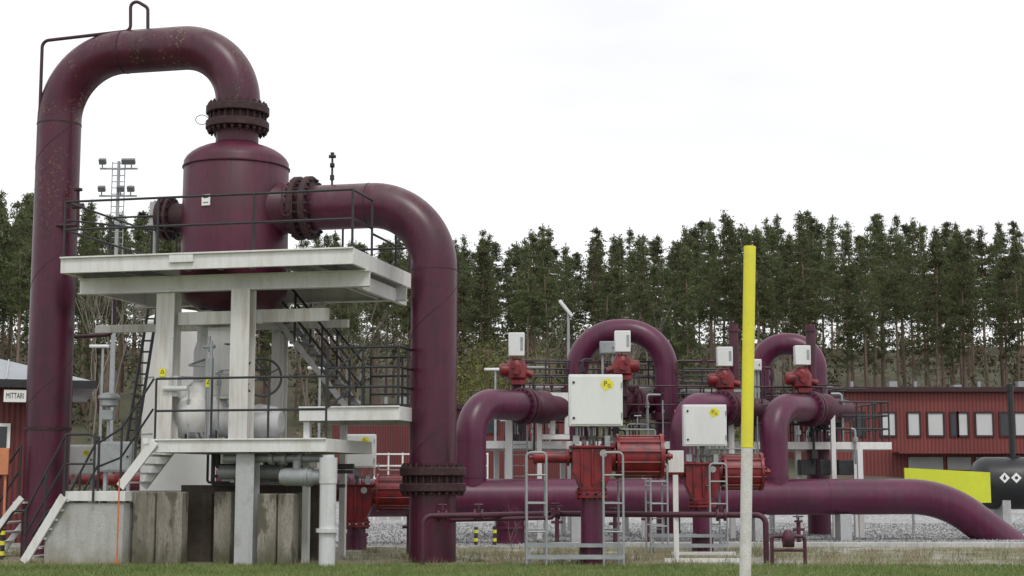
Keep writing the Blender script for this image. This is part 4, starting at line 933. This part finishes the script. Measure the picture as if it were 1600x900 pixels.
# ---------- trees
def crown_tris(r,H,zc,Wd,nb,per,sz,spruce=False):
    out=[]; sticks=[]
    for i in range(nb):
        tt=r.uniform(0,1)**.92; z=zc+(H-zc)*tt*.98
        prof=((1-tt)**.82)*(.55+.45*min(1,tt/.18)) 
        ln=Wd*prof*r.choice([.5,.75,1.0,1.25])*r.uniform(.85,1.1)+.13
        az=r.uniform(0,6.283); slope=r.uniform(-.25,.3) if not spruce else r.uniform(-.4,-.05)
        if tt>.75: slope+=.6
        d=np.array([math.cos(az),math.sin(az),slope])
        sticks.append((z,d,ln))
        nc=max(2,int(ln/.26))
        for k in range(nc):
            s=ln*(.22+.82*(k+.5)/nc)
            c=np.array([0,0,z])+d*s+r.normal(0,.06,3)+np.array([0,0,.07*s*s*(0 if spruce else 1)])
            n=per; cc=c+r.normal(0,1,(n,3))*np.array([.16,.16,.07])
            a=r.normal(0,1,(n,3)); a[:,2]+=.25; a/=np.linalg.norm(a,axis=1)[:,None]; b=r.normal(0,1,(n,3)); b-=a*(a*b).sum(1)[:,None]; b/=np.linalg.norm(b,axis=1)[:,None]
            s_=r.uniform(.6,1.4,n)[:,None]*sz
            out.append(np.stack([cc-a*s_*.5-b*s_*.21,cc-a*s_*.5+b*s_*.21,cc+a*s_*.8],1))
    n=60; f=r.uniform(0,1,n); zz=H-1.9+f*2.0; wd=.17*(1-f)+.02; cc=np.stack([r.normal(0,1,n)*wd,r.normal(0,1,n)*wd,zz],1); a=r.normal(0,1,(n,3)); a[:,2]=abs(a[:,2])+.8; a/=np.linalg.norm(a,axis=1)[:,None]; b=np.cross(a,r.normal(0,1,(n,3))); b/=np.linalg.norm(b,axis=1)[:,None]
    out.append(np.stack([cc-b*sz*.15,cc+b*sz*.15,cc+a*sz],1))
    return np.concatenate(out).reshape(-1,3),sticks
TPL=[]
specs=[(.50,1.60,78,9,.23,False),(.44,1.80,90,9,.23,False),(.55,1.5,70,9,.23,False),(.26,1.6,135,8,.23,True),(.50,1.35,72,9,.22,False),(.38,1.75,105,8,.23,False),(.54,1.85,78,9,.24,False),(.30,1.4,115,8,.22,True)]
for i,(zc,wd,nb,per,sz,sp) in enumerate(specs):
    r=np.random.default_rng(100+i); H=16.0
    cv,sticks=crown_tris(r,H,zc*H,wd,nb,per,sz,spruce=sp)
    co=rawmesh("crown",cv,M_leafA)
    g=G(); bx_,by_=r.normal(0,.12,2)
    path=[V((bx_*math.sin(k*.5),by_*math.sin(k*.4),H*k/10*.985)) for k in range(11)]
    g.tube(path,[.145*(1-.86*k/10)+.012 for k in range(11)],7)
    for z,d,ln in sticks[::3]:
        g.tube([V((0,0,z)),V((0,0,z))+V(d)*ln*.85],[.03,.008],4,False)
    for k in range(14):
        z=r.uniform(.15,zc)*H; a=r.uniform(0,6.28); ln=r.uniform(.3,1.1); g.tube([V((0,0,z)),V((math.cos(a)*ln,math.sin(a)*ln,z+r.uniform(-.2,.3)))],[.018,.006],3,False)
    to=part("trunk",g,M_bark,None,60)
    TPL.append((to,co,cv,H))
SKX=[-300,0,50,130,250,450,640,720,780,850,1000,1080,1120,1180,1250,1300,1380,1450,1500,1600,1900]
SKY=[300,303,308,322,325,372,372,374,370,362,366,340,328,341,341,346,345,350,358,356,352]
def treeh(px,D,jit): 
    py=float(np.interp(px,SKX,SKY))+jit
    return Zp(py,D)
rows=[106,111,117,123,130,138,148,160]
for ri,D0 in enumerate(rows):
    n=36
    for k in range(n):
        px=-160+(k+random.random())*1920/n
        D=D0+random.uniform(-2.5,2.5)
        zt=treeh(px,D,abs(random.gauss(0,32))-12+ (14 if ri<3 else 0)); 
        x=Xp(px,D,400); z0=hill(D)-.3; H=max(8,zt-z0)
        to,co,cv,H0=TPL[random.choice([0,1,2,3,4,5,6,7,0,1,4,2])]
        e=thing("pine_tree","tall slender conifer with bare lower trunk on the hillside","tree",(x,D,z0),"conifers along the forest edge")
        s=H/H0; w=s*random.uniform(.85,1.15); e.scale=(w,w,s); e.rotation_euler=(random.gauss(0,.014),random.gauss(0,.018),random.uniform(0,6.28))
        for src in(to,co):
            o=src.copy(); SC.objects.link(o); o.parent=e; o.location=(0,0,0)
allv=[]
for k in range(105):
    D=random.uniform(168,205); px=-250+k*20.2+random.uniform(-9,9); zt=treeh(px,D,abs(random.gauss(24,18))); z0=hill(D); s=(zt-z0)/16; a=random.uniform(0,6.28)
    cv=TPL[(3,7,5,3,1,7)[k%6]][2]; w=s*1.8; R_=np.array([[math.cos(a)*w,-math.sin(a)*w,0],[math.sin(a)*w,math.cos(a)*w,0],[0,0,s]])
    cvs=(cv.reshape(-1,3,3)-cv.reshape(-1,3,3).mean(1,keepdims=True))*1.3+cv.reshape(-1,3,3).mean(1,keepdims=True)
    allv.append(cvs.reshape(-1,3)@R_.T+np.array([Xp(px,D,400),D,z0]))
stuff(rawmesh("far_forest",np.concatenate(allv),M_leafF),"dense conifer forest further up the hill","forest")
for to,co,cv,H0 in TPL: bpy.data.objects.remove(to); bpy.data.objects.remove(co)
def bushy(name,n,xr,yr,h,m,sz,label):
    cx=rng.uniform(*xr,max(1,n//160)); cy=rng.uniform(*yr,len(cx)); ch=rng.uniform(h[0],h[1],len(cx)); k=rng.integers(0,len(cx),n)
    c=np.stack([cx[k]+rng.normal(0,.55,n),cy[k]+rng.normal(0,.55,n),np.array([hill(y) for y in cy])[k]+ch[k]*rng.uniform(0,1,n)**.8],1)
    a=rng.normal(0,1,(n,3)); a/=np.linalg.norm(a,axis=1)[:,None]; b=np.cross(a,rng.normal(0,1,(n,3))); b/=np.linalg.norm(b,axis=1)[:,None]; s=rng.uniform(.6,1.3,(n,1))*sz
    stuff(rawmesh(name,np.stack([c-b*s*.3,c+b*s*.3,c+a*s],1).reshape(-1,3),m),label,"undergrowth")
bushy("undergrowth",70000,(-75,75),(98,205),(1.2,4.5),M_scrub,.36,"brown and olive scrub beneath the pines")
bushy("young_birch_thicket",12000,(-6,3),(92,101),(3,7.5),M_leafB,.2,"fresh light green young birch thicket at the forest edge")
bushy("shrubs",6000,(4,46),(92,103),(1.5,4.0),M_leafB,.2,"light green shrubs along the forest edge")
bushy("hedge_bushes",7000,(-20,-13),(56,64),(.8,2.6),M_scrub,.16,"brownish bushes behind the meter building")
def bare(seed,H):
    r=random.Random(seed); g=G()
    def br(p,d,l,rad,dep):
        q=p+d*l; g.tube([p,p.lerp(q,.5)+V((r.gauss(0,.04),r.gauss(0,.04),0))*l,q],[rad,rad*.8,rad*.55],4 if dep>1 else 6,False)
        if dep>=5: return
        for k in range(3 if dep<3 else 2):
            dd=(d+V((r.gauss(0,.42),r.gauss(0,.42),r.gauss(.15,.15)))).normalized(); br(p.lerp(q,r.uniform(.55,1)),dd,l*r.uniform(.55,.8),rad*.55,dep+1)
    br(V((0,0,0)),V((0,0,1)),H*.36,.07,0); return g
bt=[part("bare_birch_tree",bare(s,12),M_birch,None,60) for s in(3,8,15)]
for i,(px,D,py) in enumerate([(150,100,325),(182,96,335),(225,102,322),(262,98,340),(480,99,400),(560,97,420),(965,96,430),(985,97,455),(1010,98,440),(1440,95,520),(1215,97,490),(860,97,460),(600,98,440)]):
    o=bt[i%3].copy(); SC.objects.link(o); o.location=(Xp(px,D,500),D,hill(D)-.2); s=(Zp(py,D)-hill(D))/ (12*.98); o.scale=(s*.7,s*.7,s); o.rotation_euler=(0,0,random.uniform(0,6))
    o["label"]="leafless pale birch with fine bare twigs at forest edge"; o["category"]="tree"; o["group"]="bare birches at the forest edge"
for o in bt: bpy.data.objects.remove(o)
for px,D,s in((797,30.5,.11),(770,31,.08),(840,31,.08),(1180,30,.07),(620,31,.06)):
    o=part("dry_shrub",bare(px,12),M_birch,None,60); o.location=(Xp(px,D),D,0); o.scale=(s*1.2,s*1.2,s*.9); o["label"]="small leafless twiggy shrub in dry grass"; o["category"]="shrub"; o["group"]="twiggy shrubs in the dry grass"

# ---------- world, sun, camera
w=bpy.data.worlds.new("World"); bpy.context.scene.world=w; w.use_nodes=True; N=w.node_tree.nodes; K=w.node_tree.links
bg=N["Background"]; out=N["World Output"]
sky=N.new("ShaderNodeTexSky"); sky.sky_type='NISHITA'; sky.sun_disc=False; sky.sun_elevation=math.radians(55); sky.sun_rotation=math.radians(165)
K.new(sky.outputs[0],bg.inputs[0]); bg.inputs[1].default_value=.1
bg2=N.new("ShaderNodeBackground"); tcw=N.new("ShaderNodeTexCoord"); mpw=N.new("ShaderNodeMapping"); mpw.inputs["Scale"].default_value=(1.3,1.3,4.5); K.new(tcw.outputs["Generated"],mpw.inputs["Vector"])
nw=N.new("ShaderNodeTexNoise"); nw.inputs["Scale"].default_value=2.2; nw.inputs["Detail"].default_value=5; nw.inputs["Roughness"].default_value=.5; K.new(mpw.outputs[0],nw.inputs["Vector"])
cr=N.new("ShaderNodeValToRGB"); cr.color_ramp.elements[0].position=.3; cr.color_ramp.elements[0].color=(.80,.805,.815,1); cr.color_ramp.elements[1].position=.55; cr.color_ramp.elements[1].color=(.94,.94,.945,1)
K.new(nw.outputs["Fac"],cr.inputs[0]); K.new(cr.outputs[0],bg2.inputs[0]); bg2.inputs[1].default_value=1.27
mx=N.new("ShaderNodeMixShader"); mx.inputs[0].default_value=.92; K.new(bg.outputs[0],mx.inputs[1]); K.new(bg2.outputs[0],mx.inputs[2]); K.new(mx.outputs[0],out.inputs[0])
sl=bpy.data.lights.new("sun",'SUN'); sl.energy=1.3; sl.angle=math.radians(13); sl.color=(1,.97,.93); so=bpy.data.objects.new("sun",sl); link(so)
el=math.radians(55); az=math.radians(165)
dirv=V((math.sin(az)*math.cos(el),math.cos(az)*math.cos(el),math.sin(el)))
so.rotation_euler=dirv.to_track_quat('Z','Y').to_euler(); so.location=(0,0,30)
cam=bpy.data.cameras.new("camera"); cam.lens=54; cam.sensor_width=36; cam.clip_end=2000; co=bpy.data.objects.new("camera",cam); link(co)
co.location=(0,0,CH); co.rotation_euler=(math.pi/2+TH,0,0); bpy.context.scene.camera=co
sc=bpy.context.scene; sc.view_settings.view_transform='Standard'; sc.view_settings.look='None'; sc.view_settings.exposure=0
